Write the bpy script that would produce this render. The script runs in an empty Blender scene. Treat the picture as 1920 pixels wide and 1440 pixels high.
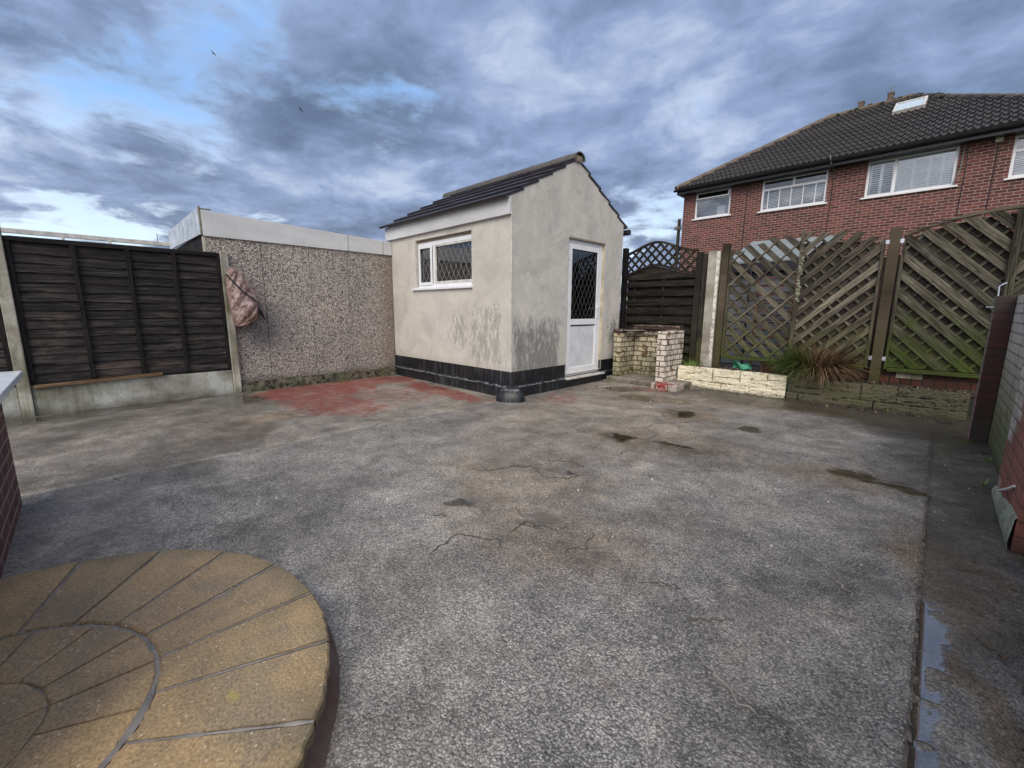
import bpy, math, random
import numpy as np
from mathutils import Vector, Matrix
random.seed(7); rng = np.random.default_rng(11)
R = math.radians
sc = bpy.context.scene
COL = sc.collection

# ------------------------------------------------------------------ camera
CAMH = 1.17
f_px, pitch, roll, yaw = 795.257, 0.173169, -0.005964, -0.783453
Fh = Vector((math.sin(yaw), math.cos(yaw), 0)); Rt = Vector((math.cos(yaw), -math.sin(yaw), 0)); Up = Vector((0, 0, 1))
Fw = Fh*math.cos(pitch) - Up*math.sin(pitch); Dn = -(Up*math.cos(pitch) + Fh*math.sin(pitch))
CX = Rt*math.cos(roll) + Dn*math.sin(roll); CY = -Rt*math.sin(roll) + Dn*math.cos(roll)
cam = bpy.data.cameras.new('camera'); camo = bpy.data.objects.new('camera', cam); COL.objects.link(camo)
M = Matrix((CX, -CY, -Fw)).transposed().to_4x4(); M.translation = Vector((0, 0, CAMH))
camo.matrix_world = M
cam.sensor_width = 36; cam.lens = f_px/1920*36; cam.clip_start = 0.05; cam.clip_end = 3000
sc.camera = camo

# ------------------------------------------------------------------ node helpers
class NT:
    def __init__(s, tree): s.t = tree
    def n(s, typ, ins=None, **props):
        nd = s.t.nodes.new(typ)
        for k, v in props.items(): setattr(nd, k, v)
        for k, v in (ins or {}).items():
            if isinstance(v, bpy.types.NodeSocket): s.t.links.new(v, nd.inputs[k])
            else:
                sk = nd.inputs[k]
                if sk.type == 'RGBA' and isinstance(v, (tuple, list)) and len(v) == 3: v = (*v, 1)
                sk.default_value = v
        return nd
    def math(s, op, a, b=0.0, c=0.0, clamp=False):
        return s.n('ShaderNodeMath', {0: a, 1: b, 2: c}, operation=op, use_clamp=clamp).outputs[0]
    def mix(s, f, a, b, blend='MIX'):
        return s.n('ShaderNodeMixRGB', {0: f, 1: a, 2: b}, blend_type=blend).outputs[0]
    def pos(s): return s.n('ShaderNodeNewGeometry').outputs['Position']
    def sep(s, v): return s.n('ShaderNodeSeparateXYZ', {0: v}).outputs
    def comb(s, x, y, z=0.0): return s.n('ShaderNodeCombineXYZ', {0: x, 1: y, 2: z}).outputs[0]
    def vmul(s, v, k): return s.n('ShaderNodeVectorMath', {0: v, 1: k}, operation='MULTIPLY').outputs[0]
    def vadd(s, v, k): return s.n('ShaderNodeVectorMath', {0: v, 1: k}, operation='ADD').outputs[0]
    def noise(s, v, scale, detail=4, rough=0.55, dist=0.0):
        return s.n('ShaderNodeTexNoise', {'Vector': v, 'Scale': scale, 'Detail': detail, 'Roughness': rough, 'Distortion': dist}).outputs[0]
    def voro(s, v, scale, feature='F1', rnd=1.0):
        return s.n('ShaderNodeTexVoronoi', {'Vector': v, 'Scale': scale, 'Randomness': rnd}, feature=feature)
    def mr(s, v, a, b, c=0.0, d=1.0, smooth=False):
        return s.n('ShaderNodeMapRange', {0: v, 1: a, 2: b, 3: c, 4: d}, clamp=True, interpolation_type='SMOOTHSTEP' if smooth else 'LINEAR').outputs[0]
    def ramp(s, f, stops, interp='LINEAR'):
        nd = s.n('ShaderNodeValToRGB', {0: f}); r = nd.color_ramp; r.interpolation = interp
        while len(r.elements) < len(stops): r.elements.new(0.5)
        for e, (p, c) in zip(r.elements, stops):
            e.position = p; e.color = (c, c, c, 1) if not isinstance(c, (tuple, list)) else (*c, 1)
        return nd.outputs[0]
    def bump(s, h, strength=0.5, dist=0.01, normal=None):
        ins = {'Height': h, 'Strength': strength, 'Distance': dist}
        if normal is not None: ins['Normal'] = normal
        return s.n('ShaderNodeBump', ins).outputs[0]
    def bw(s, c): return s.n('ShaderNodeRGBToBW', {0: c}).outputs[0]
    def attr(s, name): return s.n('ShaderNodeAttribute', attribute_name=name)
    def island(s): return s.n('ShaderNodeNewGeometry').outputs['Random Per Island']
    def wallco(s):
        g = s.n('ShaderNodeNewGeometry'); p = s.sep(g.outputs['Position']); nn = s.sep(g.outputs['True Normal'])
        k = s.math('GREATER_THAN', s.math('ABSOLUTE', nn[0]), 0.6)
        u = s.math('ADD', s.math('MULTIPLY', p[1], k), s.math('MULTIPLY', p[0], s.math('SUBTRACT', 1.0, k)))
        kt = s.math('GREATER_THAN', s.math('ABSOLUTE', nn[2]), 0.7)
        v = s.math('ADD', s.math('MULTIPLY', p[1], kt), s.math('MULTIPLY', p[2], s.math('SUBTRACT', 1.0, kt)))
        return s.comb(u, v, 0.0)
    def uv(s): return s.n('ShaderNodeTexCoord').outputs['UV']

# ------------------------------------------------------------------ world
w = bpy.data.worlds.new('World'); sc.world = w; w.use_nodes = True
wt = NT(w.node_tree); w.node_tree.nodes.clear()
SKY_OFF = (18.9, 40.3, 0.0)
SUN_EL, SUN_AZ = R(42), R(148)          # azimuth clockwise from +Y : light comes from behind the camera's left
tc = wt.n('ShaderNodeTexCoord').outputs['Generated']
sky = wt.n('ShaderNodeTexSky'); sky.sky_type = 'NISHITA'; sky.sun_disc = False
sky.sun_elevation = SUN_EL; sky.sun_rotation = SUN_AZ
d_up = wt.sep(tc)[2]
bg0 = wt.n('ShaderNodeBackground', {0: sky.outputs[0], 1: 0.12}).outputs[0]
veil = wt.n('ShaderNodeBackground', {0: wt.mix(wt.mr(d_up, 0.03, 0.34), (0.80, 0.93, 1.0, 1), (0.25, 0.49, 0.92, 1)), 1: 0.9}).outputs[0]      # thin high cirrus veil
bg1 = wt.n('ShaderNodeMixShader', {0: 0.72, 1: bg0, 2: veil}).outputs[0]
d = wt.sep(tc)
zz = wt.math('ADD', wt.math('MAXIMUM', d[2], 0.0), 0.16)
P = wt.comb(wt.math('DIVIDE', d[0], zz), wt.math('DIVIDE', d[1], zz), 0.0)
P = wt.vadd(P, SKY_OFF)
Pw = wt.vadd(P, wt.vmul(wt.n('ShaderNodeTexNoise', {'Vector': P, 'Scale': 1.6, 'Detail': 4}).outputs[1], (0.35, 0.35, 0.0)))
n1 = wt.noise(Pw, 0.75, 9, 0.58)
n2 = wt.noise(wt.vadd(Pw, (5.0, 1.0, 0.0)), 2.3, 7, 0.58)
dens = wt.math('ADD', wt.math('MULTIPLY', n1, 0.66), wt.math('MULTIPLY', n2, 0.34))
# cover is broken towards the left of the view (-X) and solid towards +X / overhead
lr = wt.math('ADD', wt.math('MULTIPLY', d[0], -0.055), wt.math('MULTIPLY', wt.mr(d[2], 0.0, 0.20, 1.0, 0.0), 0.022))
dd = wt.math('SUBTRACT', dens, lr)
cover = wt.mr(dd, 0.325, 0.432, smooth=True)
shade = wt.math('ADD', wt.math('MULTIPLY', wt.noise(wt.vadd(Pw, (9.0, 4.0, 0.0)), 1.3, 8, 0.56), 0.7), wt.math('MULTIPLY', wt.noise(wt.vadd(Pw, (2.0, 8.0, 0.0)), 4.5, 7, 0.58), 0.3))
dark = wt.ramp(shade, [(0.37, (0.085, 0.116, 0.178)), (0.455, (0.128, 0.170, 0.265)), (0.54, (0.205, 0.265, 0.405)), (0.63, (0.37, 0.43, 0.55))])
edge = wt.mr(dd, 0.345, 0.442, 1.0, 0.0, smooth=True)
lowglow = wt.mr(d[2], 0.02, 0.40, 0.9, 0.12)
cloud = wt.mix(wt.math('MULTIPLY', edge, lowglow), dark, (0.86, 0.95, 1.02))
# the sun stands behind thinner cloud, behind the camera: brighter and warmer there
back = wt.n('ShaderNodeVectorMath', {0: tc, 1: (math.sin(SUN_AZ)*math.cos(SUN_EL), math.cos(SUN_AZ)*math.cos(SUN_EL), math.sin(SUN_EL))}, operation='DOT_PRODUCT').outputs['Value']
boost = wt.mr(back, 0.25, 0.95, 1.0, 4.0, smooth=True)
cloud = wt.n('ShaderNodeVectorMath', {0: cloud}, operation='SCALE')
wt.t.links.new(boost, cloud.inputs['Scale']); wt.t.links.new(cloud.inputs[0].links[0].from_socket, cloud.inputs[0])
cloudc = wt.mix(wt.mr(back, 0.1, 0.8, 0.0, 0.9), cloud.outputs[0], wt.mix(1.0, cloud.outputs[0], (1.45, 1.05, 0.70), 'MULTIPLY'))
bg2 = wt.n('ShaderNodeBackground', {0: cloudc, 1: 1.0}).outputs[0]
ms = wt.n('ShaderNodeMixShader', {0: wt.math('MULTIPLY', cover, 0.93), 1: bg1, 2: bg2}).outputs[0]
wt.t.links.new(ms, wt.n('ShaderNodeOutputWorld').inputs[0])

# ------------------------------------------------------------------ sun (soft, behind thin cloud)
sl = bpy.data.lights.new('sun', 'SUN'); sl.energy = 1.5; sl.angle = R(35); sl.color = (1.0, 0.92, 0.80)
so = bpy.data.objects.new('sun', sl); COL.objects.link(so)
sd = Vector((math.sin(SUN_AZ)*math.cos(SUN_EL), math.cos(SUN_AZ)*math.cos(SUN_EL), math.sin(SUN_EL)))
so.rotation_euler = sd.to_track_quat('Z', 'Y').to_euler(); so.location = (0, -5, 12)
vs = sc.view_settings; vs.view_transform = 'Standard'; vs.look = 'None'; vs.exposure = 0.55; vs.gamma = 1
sc.cycles.use_denoising = True
sc.cycles.max_bounces = 6; sc.cycles.transparent_max_bounces = 8

# ------------------------------------------------------------------ mesh builder
class MB:
    def __init__(s): s.v = []; s.f = []; s.uv = []
    def quadface(s, pts, uvs=None):
        i = len(s.v); s.v += [tuple(p) for p in pts]; s.f.append(tuple(range(i, i+len(pts))))
        s.uv.append(uvs or [(0, 0)]*len(pts)); return s
    def obb(s, c, a, b, cc):
        """box: centre, three half vectors; uv runs along a"""
        c, a, b, cc = map(Vector, (c, a, b, cc)); i = len(s.v); o = random.random()*50
        P = []; loc = []
        for sz in (-1, 1):
            for sx, sy in ((-1, -1), (1, -1), (1, 1), (-1, 1)):
                P.append(tuple(c + a*sx + b*sy + cc*sz)); loc.append((sx*a.length, sy*b.length, sz*cc.length))
        s.v += P
        if a.cross(b).dot(cc) > 0: F = [(3, 2, 1, 0), (4, 5, 6, 7), (0, 1, 5, 4), (1, 2, 6, 5), (2, 3, 7, 6), (3, 0, 4, 7)]
        else: F = [(0, 1, 2, 3), (7, 6, 5, 4), (4, 5, 1, 0), (5, 6, 2, 1), (6, 7, 3, 2), (7, 4, 0, 3)]
        for q in F:
            s.f.append(tuple(i+k for k in q))
            ys = {round(loc[k][1], 6) for k in q}
            s.uv.append([(loc[k][0]+o, (loc[k][1] if len(ys) > 1 else loc[k][2])+o*1.7) for k in q])
        return s
    def box(s, x0, x1, y0, y1, z0, z1, along='auto'):
        h = [Vector(((x1-x0)/2, 0, 0)), Vector((0, (y1-y0)/2, 0)), Vector((0, 0, (z1-z0)/2))]
        h.sort(key=lambda q: -q.length)
        return s.obb(((x0+x1)/2, (y0+y1)/2, (z0+z1)/2), h[0], h[1], h[2])
    def beam(s, p0, p1, wd, th, n):
        """board from p0 to p1, width wd in the plane, thickness th along n"""
        p0, p1, n = Vector(p0), Vector(p1), Vector(n).normalized()
        a = (p1-p0)/2; b = a.cross(n).normalized()*(wd/2)
        return s.obb((p0+p1)/2, a, b, n*(th/2))
    def prism(s, poly, ext, udir):
        """planar polygon extruded by ext, grain along udir"""
        poly = [Vector(p) for p in poly]; ext = Vector(ext); u = Vector(udir).normalized(); vd = u.cross(ext.normalized())
        nrm = Vector((0, 0, 0))
        for k in range(len(poly)): nrm += poly[k].cross(poly[(k+1) % len(poly)])
        if nrm.dot(ext) > 0: poly.reverse()
        i = len(s.v); n = len(poly); o = random.random()*50
        s.v += [tuple(p) for p in poly] + [tuple(p+ext) for p in poly]
        U = lambda p: (p.dot(u)+o, p.dot(vd)+o)
        s.f.append(tuple(range(i, i+n))); s.uv.append([U(p) for p in poly])
        s.f.append(tuple(range(i+2*n-1, i+n-1, -1))); s.uv.append([U(p) for p in reversed(poly)])
        for k in range(n):
            j = (k+1) % n
            s.f.append((i+j, i+k, i+n+k, i+n+j)); s.uv.append([U(poly[j]), U(poly[k]), (U(poly[k])[0], U(poly[k])[1]+.02), (U(poly[j])[0], U(poly[j])[1]+.02)])
        return s
    def tube(s, pts, rad, seg=8, cap=True):
        pts = [Vector(p) for p in pts]; n = len(pts)
        if not isinstance(rad, (list, tuple)): rad = [rad]*n
        base = len(s.v); L = 0; prev = None
        for k, p in enumerate(pts):
            t = (pts[min(k+1, n-1)]-pts[max(k-1, 0)]).normalized()
            r = prev if prev is not None else (Vector((0, 0, 1)) if abs(t.z) < .9 else Vector((1, 0, 0)))
            a = (r - t*r.dot(t)).normalized(); prev = a; b = t.cross(a)
            for q in range(seg):
                an = 2*math.pi*q/seg; s.v.append(tuple(p+(a*math.cos(an)+b*math.sin(an))*rad[k]))
        for k in range(n-1):
            for q in range(seg):
                q2 = (q+1) % seg
                s.f.append((base+k*seg+q, base+k*seg+q2, base+(k+1)*seg+q2, base+(k+1)*seg+q))
                s.uv.append([(k*.1, q/seg*.1), (k*.1, (q+1)/seg*.1), (k*.1+.1, (q+1)/seg*.1), (k*.1+.1, q/seg*.1)])
        if cap:
            s.f.append(tuple(base+q for q in reversed(range(seg)))); s.uv.append([(0, 0)]*seg)
            s.f.append(tuple(base+(n-1)*seg+q for q in range(seg))); s.uv.append([(0, 0)]*seg)
        return s
    def grid(s, pts, uvf=None, closeu=False):
        """pts[i][j] grid of points"""
        base = len(s.v); ni = len(pts); nj = len(pts[0])
        for r in pts: s.v += [tuple(p) for p in r]
        for i in range(ni-1):
            for j in range(nj if closeu else nj-1):
                j2 = (j+1) % nj
                q = (base+i*nj+j, base+i*nj+j2, base+(i+1)*nj+j2, base+(i+1)*nj+j)
                s.f.append(q); s.uv.append([(s.v[k][0], s.v[k][2]) for k in q])
        return s
    def build(s, name, mat, parent=None, bevel=0.0, smooth=False, origin=None, label=None):
        V = np.array(s.v, dtype=float)
        if parent is not None:
            off = Vector(parent.get('_w', (0, 0, 0)))
        else:
            off = Vector(origin) if origin is not None else Vector(((V[:, 0].min()+V[:, 0].max())/2, (V[:, 1].min()+V[:, 1].max())/2, V[:, 2].min()))
        V = V-np.array(off)
        me = bpy.data.meshes.new(name); me.from_pydata(V.tolist(), [], s.f)
        uvl = me.uv_layers.new(name='UVMap')
        flat = np.array([c for f in s.uv for q in f for c in q], dtype=np.float32)
        uvl.data.foreach_set('uv', flat)
        me.materials.append(mat)
        if smooth: me.polygons.foreach_set('use_smooth', [True]*len(me.polygons))
        me.update()
        o = bpy.data.objects.new(name, me); COL.objects.link(o)
        if parent is not None: o.parent = parent
        else: o.location = off
        o['_w'] = tuple(off)
        if bevel > 0:
            b = o.modifiers.new('bevel', 'BEVEL'); b.width = bevel; b.segments = 2; b.limit_method = 'ANGLE'; b.angle_limit = R(40)
        if label: o['label'] = label
        return o

def thing(name, label, cat, loc, group=None):
    o = bpy.data.objects.new(name, None); COL.objects.link(o); o.location = loc; o['_w'] = tuple(loc)
    o.empty_display_size = .1
    o['label'] = label; o['category'] = cat
    if group: o['group'] = group
    return o
def tag(o, label, cat, group=None, kind=None):
    o['label'] = label; o['category'] = cat
    if group: o['group'] = group
    if kind: o['kind'] = kind
    return o
def structure(o): o['kind'] = 'structure'; return o

# value noise for vertex work
_tabs = {}
def vnoise(x, y, scale, seed=0, octaves=4, rough=.5):
    x = np.asarray(x, float); y = np.asarray(y, float); out = np.zeros(np.broadcast(x, y).shape); amp = 1; tot = 0
    for o in range(octaves):
        key = (seed, o)
        if key not in _tabs: _tabs[key] = np.random.default_rng(seed*31+o).random((256, 256))
        T = _tabs[key]; X = x*scale*(2**o)+1000; Y = y*scale*(2**o)+1000
        xi = np.floor(X).astype(int); yi = np.floor(Y).astype(int); fx = X-xi; fy = Y-yi
        fx = fx*fx*(3-2*fx); fy = fy*fy*(3-2*fy)
        g = lambda a, b: T[a & 255, b & 255]
        out += amp*((g(xi, yi)*(1-fx)+g(xi+1, yi)*fx)*(1-fy)+(g(xi, yi+1)*(1-fx)+g(xi+1, yi+1)*fx)*fy); tot += amp; amp *= rough
    return out/tot
def sstep(v, a, b):
    t = np.clip((v-a)/(b-a), 0, 1); return t*t*(3-2*t)

# ------------------------------------------------------------------ materials
def newmat(name):
    m = bpy.data.materials.new(name); m.use_nodes = True; m.node_tree.nodes.clear(); return m, NT(m.node_tree)
def finish(t, col, rough=.6, normal=None, spec=.5, metallic=0.0, **extra):
    ins = {'Base Color': col, 'Roughness': rough, 'Specular IOR Level': spec, 'Metallic': metallic}; ins.update(extra)
    if normal is not None: ins['Normal'] = normal
    b = t.n('ShaderNodeBsdfPrincipled', ins)
    t.t.links.new(b.outputs[0], t.n('ShaderNodeOutputMaterial').inputs[0])

def simple(name, col, rough=.5, var=.12, scale=6, bumps=.15, bscale=60, metallic=0.0, spec=.5):
    m, t = newmat(name); p = t.pos()
    n = t.noise(p, scale, 5, .6)
    c = t.mix(1.0, (*col, 1), t.ramp(n, [(.3, 1-var*1.6), (.7, 1+var)]), 'MULTIPLY')
    nb = t.noise(p, bscale, 4, .6)
    finish(t, c, t.mr(n, .3, .7, rough*.85, min(1, rough*1.15)), t.bump(nb, bumps, .003), spec, metallic)
    return m

def wood(name, dark, light, algae=0.0, algae_z=(0.4, 1.1), rough=.75, grain=1.0, algaecol=(.075, .082, .024)):
    m, t = newmat(name); uv = t.uv(); rnd = t.island()
    g1 = t.noise(t.vmul(uv, (3.0, 55.0, 1.0)), 1.0, 6, .65, .6)
    g2 = t.noise(t.vmul(uv, (1.2, 9.0, 1.0)), 1.0, 4, .6, 1.2)
    kn = t.voro(t.vmul(uv, (3.2, 16.0, 1.0)), 1.0).outputs['Distance']
    knot = t.mr(kn, .04, .13, 1.0, 0.0)
    mixv = t.math('ADD', t.math('MULTIPLY', g1, .6), t.math('MULTIPLY', g2, .4))
    c = t.ramp(mixv, [(.30, tuple(x*.55 for x in dark)), (.43, dark), (.56, tuple((a+b)/2 for a, b in zip(dark, light))), (.70, light)])
    c = t.mix(1.0, c, t.ramp(rnd, [(0, .55), (.5, .95), (1, 1.5)]), 'MULTIPLY')
    c = t.mix(t.math('MULTIPLY', knot, .65), c, tuple(x*.35 for x in dark))
    if algae > 0:
        p = t.pos(); z = t.sep(p)[2]
        an = t.noise(p, 3.5, 5, .6); az = t.mr(z, algae_z[0], algae_z[1], 1.0, 0.06)
        am = t.mr(t.math('ADD', az, t.math('MULTIPLY', t.math('SUBTRACT', t.math('ADD', t.math('MULTIPLY', an, .6), t.math('MULTIPLY', g2, .4)), .5), 2.6)), .25, 1.15, 0.0, algae)
        c = t.mix(am, c, t.mix(g1, tuple(x*.45 for x in algaecol), tuple(x*1.5 for x in algaecol)))
    crack = t.mr(g1, .28, .40, 0.0, 1.0)
    g3 = t.noise(t.vmul(uv, (6, 110, 1)), 1.0, 5, .75, .4); c = t.mix(1.0, c, t.ramp(g3, [(.3, .5), (.5, .95), (.68, 1.45)]), 'MULTIPLY')
    finish(t, c, rough, t.bump(t.math('ADD', t.math('MULTIPLY', crack, .7), g1), .6*grain, .004), .2)
    return m

def brick(name, c1, c2, mortar, bw=.225, bh=.075, ms=.010, paint=None, paint_amt=0.0, algae=0.0, rough=.8, wet=0.0, off=(0, 0), bumpd=.006, pn=3.0, dirt=.35, red=None, wob=.012):
    m, t = newmat(name); p0 = t.wallco(); p = t.vadd(p0, (off[0], off[1], 0))
    pd = t.vadd(p, t.vmul(t.n('ShaderNodeTexNoise', {'Vector': t.pos(), 'Scale': 9.0, 'Detail': 3}).outputs[1], (wob, wob*.75, 0)))
    b = t.n('ShaderNodeTexBrick', {'Vector': pd, 'Color1': (0, 0, 0), 'Color2': (1, 1, 1), 'Mortar': (.5, .5, .5), 'Scale': 1.0, 'Mortar Size': ms, 'Mortar Smooth': .25, 'Bias': 0.0, 'Brick Width': bw, 'Row Height': bh})
    var = t.bw(b.outputs[0]); fac = b.outputs[1]
    nz = t.noise(t.pos(), 30, 5, .65); big = t.noise(t.pos(), 1.1, 4, .6)
    c = t.mix(var, c1, c2)
    c = t.mix(1.0, c, t.ramp(nz, [(.3, .78), (.7, 1.2)]), 'MULTIPLY')
    c = t.mix(1.0, c, t.ramp(big, [(.3, .82), (.7, 1.14)]), 'MULTIPLY')
    mort = t.mix(nz, tuple(x*.7 for x in mortar), tuple(x*1.2 for x in mortar))
    if paint:
        pm = t.noise(t.pos(), pn, 6, .68)
        pmask = t.mr(t.math('ADD', pm, t.math('MULTIPLY', t.math('SUBTRACT', var, .5), .14)), .62-paint_amt*.45, .70-paint_amt*.45)
        pc = t.mix(t.noise(t.pos(), 14, 5, .7), tuple(x*.72 for x in paint), tuple(min(1, x*1.12) for x in paint))
        c = t.mix(pmask, c, pc)
    c = t.mix(fac, c, mort)
    if algae > 0:
        z = t.sep(t.pos())[2]; an = t.noise(t.pos(), 2.3, 5, .65)
        am = t.mr(t.math('ADD', t.mr(z, 0.0, 1.0, .35, -.15), t.math('SUBTRACT', an, .5)), .05, .30, 0.0, algae)
        c = t.mix(am, c, t.mix(nz, (.03, .042, .012), (.13, .16, .05)))
    dn = t.noise(t.pos(), 5.0, 6, .7)
    c = t.mix(t.mr(dn, .50, .68, 0.0, dirt), c, (.035, .026, .020))
    hgt = t.math('SUBTRACT', t.math('MULTIPLY', nz, .25), t.math('MULTIPLY', fac, 1.0))
    finish(t, c, rough-wet*.3, t.bump(hgt, .8, bumpd), .35)
    return m

def concrete(name, base, blotch, algae=.4, scale=3.0, rough=.8, aggregate=.3, az=(0.0, 2.2)):
    m, t = newmat(name); p = t.pos()
    n = t.noise(p, scale, 6, .62, .4); f = t.noise(p, 60, 5, .7)
    c = t.mix(t.mr(n, .38, .62), base, blotch)
    c = t.mix(1.0, c, t.ramp(f, [(.3, .75), (.7, 1.2)]), 'MULTIPLY')
    streak = t.noise(t.vmul(p, (9, 9, .8)), 1.0, 5, .6)
    am = t.mr(t.math('ADD', t.math('MULTIPLY', streak, .6), t.math('MULTIPLY', t.noise(p, 1.7, 4, .6), .5)), .54, .68, 0.0, algae)
    c = t.mix(am, c, (.07, .075, .03))
    z = t.sep(p)[2]
    c = t.mix(t.math('MULTIPLY', t.mr(t.math('ADD', z, t.math('MULTIPLY', n, .12)), .02, .17, 1.0, 0.0), .75), c, (.045, .04, .03))
    finish(t, c, rough, t.bump(t.math('ADD', f, t.math('MULTIPLY', n, .4)), aggregate, .004), .35)
    return m

MT = {}
# rendered shed walls: cream-grey skim with trowel mottling, and dark flaking patches near the front corner
def shed_render():
    m, t = newmat('cream_render'); g = t.n('ShaderNodeNewGeometry'); p = g.outputs['Position']; x, y, z = t.sep(p)
    nx = t.math('GREATER_THAN', t.sep(g.outputs['True Normal'])[0], .6)
    n = t.noise(p, 1.7, 6, .6, 1.0); n2 = t.noise(p, 6.0, 6, .62, .6)
    c = t.ramp(n, [(.30, (.41, .39, .345)), (.46, (.51, .49, .435)), (.60, (.57, .55, .49)), (.75, (.545, .515, .445))])
    c = t.mix(1.0, c, (.995, .995, 1.02), 'MULTIPLY')
    # trowelled grey patches, mostly on the gable face
    g1 = t.math('ADD', t.math('MULTIPLY', n2, .55), t.math('MULTIPLY', t.noise(t.vadd(p, (4, 2, 1)), 2.4, 5, .6, 1.4), .45))
    gm = t.math('MULTIPLY', t.mr(g1, .46, .56), t.math('ADD', t.math('MULTIPLY', nx, .36), .18))
    c = t.mix(gm, c, (.44, .432, .395))
    gm2 = t.math('MULTIPLY', t.mr(t.noise(t.vadd(p, (11, 7, 3)), 2.9, 6, .65, .8), .56, .62), t.math('ADD', t.math('MULTIPLY', nx, .30), .10))
    c = t.mix(gm2, c, (.37, .367, .345)); crz = t.voro(t.vadd(p, t.vmul(t.n('ShaderNodeTexNoise', {'Vector': p, 'Scale': 5.0, 'Detail': 4}).outputs[1], (.3, .3, .3))), 1.6, 'DISTANCE_TO_EDGE').outputs['Distance']
    c = t.mix(t.math('MULTIPLY', t.mr(crz, .0, .006, 1.0, 0.0), .35), c, (.20, .19, .17)); c = t.mix(t.mr(t.math('ADD', z, t.math('MULTIPLY', n2, .12)), .40, .52, .30, 0.0), c, (.22, .19, .15))  # wall foot tinted dirt-brown, contact shadow painted into the colour
    # flaking paint, gable wall: dense dark grey with vertical drag marks
    st = t.noise(t.vmul(p, (10, 10, 2.6)), 1.0, 7, .68, .5); st2 = t.noise(p, 22, 6, .72)
    bnd = t.math('ADD', t.math('MULTIPLY', st, .60), t.math('MULTIPLY', st2, .40))
    wob = t.math('MULTIPLY', t.math('SUBTRACT', t.noise(t.vmul(p, (4, 4, 1.2)), 1.0, 5, .6), .5), .5)
    zt = t.math('ADD', z, wob)
    drag = t.mr(t.noise(t.vmul(p, (38, 38, 7)), 1.0, 5, .7), .38, .62, -.09, .09)
    bnd = t.math('ADD', bnd, drag)
    my = t.math('MULTIPLY', t.mr(y, 3.95, 4.08), t.mr(t.math('ADD', y, t.math('MULTIPLY', wob, .4)), 4.86, 4.97, 1.0, 0.0))
    mz = t.mr(zt, .84, 1.12, 1.0, 0.0)
    reg = t.math('MULTIPLY', t.math('MULTIPLY', my, mz), nx)
    fm = t.mr(t.math('ADD', bnd, t.math('MULTIPLY', reg, .20)), .53, .70)
    fm = t.math('MULTIPLY', fm, t.mr(reg, .0, .2))
    c = t.mix(t.math('MULTIPLY', fm, .93), c, t.mix(st2, (.10, .10, .097), (.29, .288, .275)))
    # small patch right of the door
    my = t.math('MULTIPLY', t.mr(y, 6.2, 6.33), t.mr(y, 6.5, 6.6, 1.0, .7)); mz = t.math('MULTIPLY', t.mr(zt, .95, 1.15, 1.0, 0.0), t.mr(z, .6, .75))
    reg = t.math('MULTIPLY', t.math('MULTIPLY', my, mz), nx)
    fm = t.math('MULTIPLY', t.mr(t.math('ADD', bnd, t.math('MULTIPLY', reg, .12)), .58, .63), t.mr(reg, .0, .2))
    c = t.mix(t.math('MULTIPLY', fm, .85), c, (.20, .20, .19))
    # sparser on the window wall
    iw = t.math('SUBTRACT', 1.0, nx)
    c1 = t.math('MULTIPLY', t.mr(t.math('ABSOLUTE', t.math('ADD', x, 4.42)), .18, .42, 1.0, 0.0), t.math('MULTIPLY', t.mr(z, .34, .5), t.mr(zt, .95, 1.35, 1.0, 0.0)))
    c2 = t.math('MULTIPLY', t.mr(t.math('ABSOLUTE', t.math('ADD', x, 5.02)), .14, .36, .9, 0.0), t.math('MULTIPLY', t.mr(z, .52, .75), t.mr(zt, .95, 1.2, 1.0, 0.0)))
    reg = t.math('MULTIPLY', t.math('MAXIMUM', c1, c2), iw)
    fm = t.math('MULTIPLY', t.mr(t.math('ADD', bnd, t.math('MULTIPLY', reg, .13)), .575, .645), t.mr(reg, .0, .25))
    c = t.mix(t.math('MULTIPLY', fm, .72), c, t.mix(st2, (.20, .20, .19), (.34, .335, .31)))
    b = t.bump(t.math('ADD', t.math('ADD', t.math('MULTIPLY', n2, .5), t.math('MULTIPLY', st2, .22)), t.math('MULTIPLY', n, .6)), .35, .012)
    finish(t, c, .82, b, .25)
    return m
MT['render'] = shed_render()

def plinth():
    m, t = newmat('black_bitumen'); p = t.pos()
    s1 = t.noise(t.vmul(p, (26, 26, 1.6)), 1.0, 6, .7); s2 = t.noise(p, 2.2, 4, .6); z = t.sep(p)[2]
    st = t.math('MULTIPLY', t.mr(s1, .47, .68), t.mr(s2, .38, .56))
    lip = t.math('MULTIPLY', t.mr(t.math('ABSOLUTE', t.math('SUBTRACT', z, .148)), .0, .016, 1.0, 0.0), t.mr(t.noise(p, 13, 5, .65), .42, .60))
    c = t.mix(t.math('MULTIPLY', st, .32), (.006, .0075, .011), (.17, .18, .19))
    c = t.mix(t.math('MULTIPLY', lip, .65), c, (.35, .37, .39))
    finish(t, c, t.mr(s1, .3, .7, .32, .6), t.bump(t.noise(p, 25, 5, .6), .35, .006), .5)
    return m
MT['plinth'] = plinth()
MT['upvc'] = simple('white_upvc', (.74, .76, .78), .32, .05, 3, .03, 30)
MT['upvc_dirty'] = simple('weathered_white_upvc', (.58, .57, .53), .5, .22, 9, .08, 60)
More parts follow.
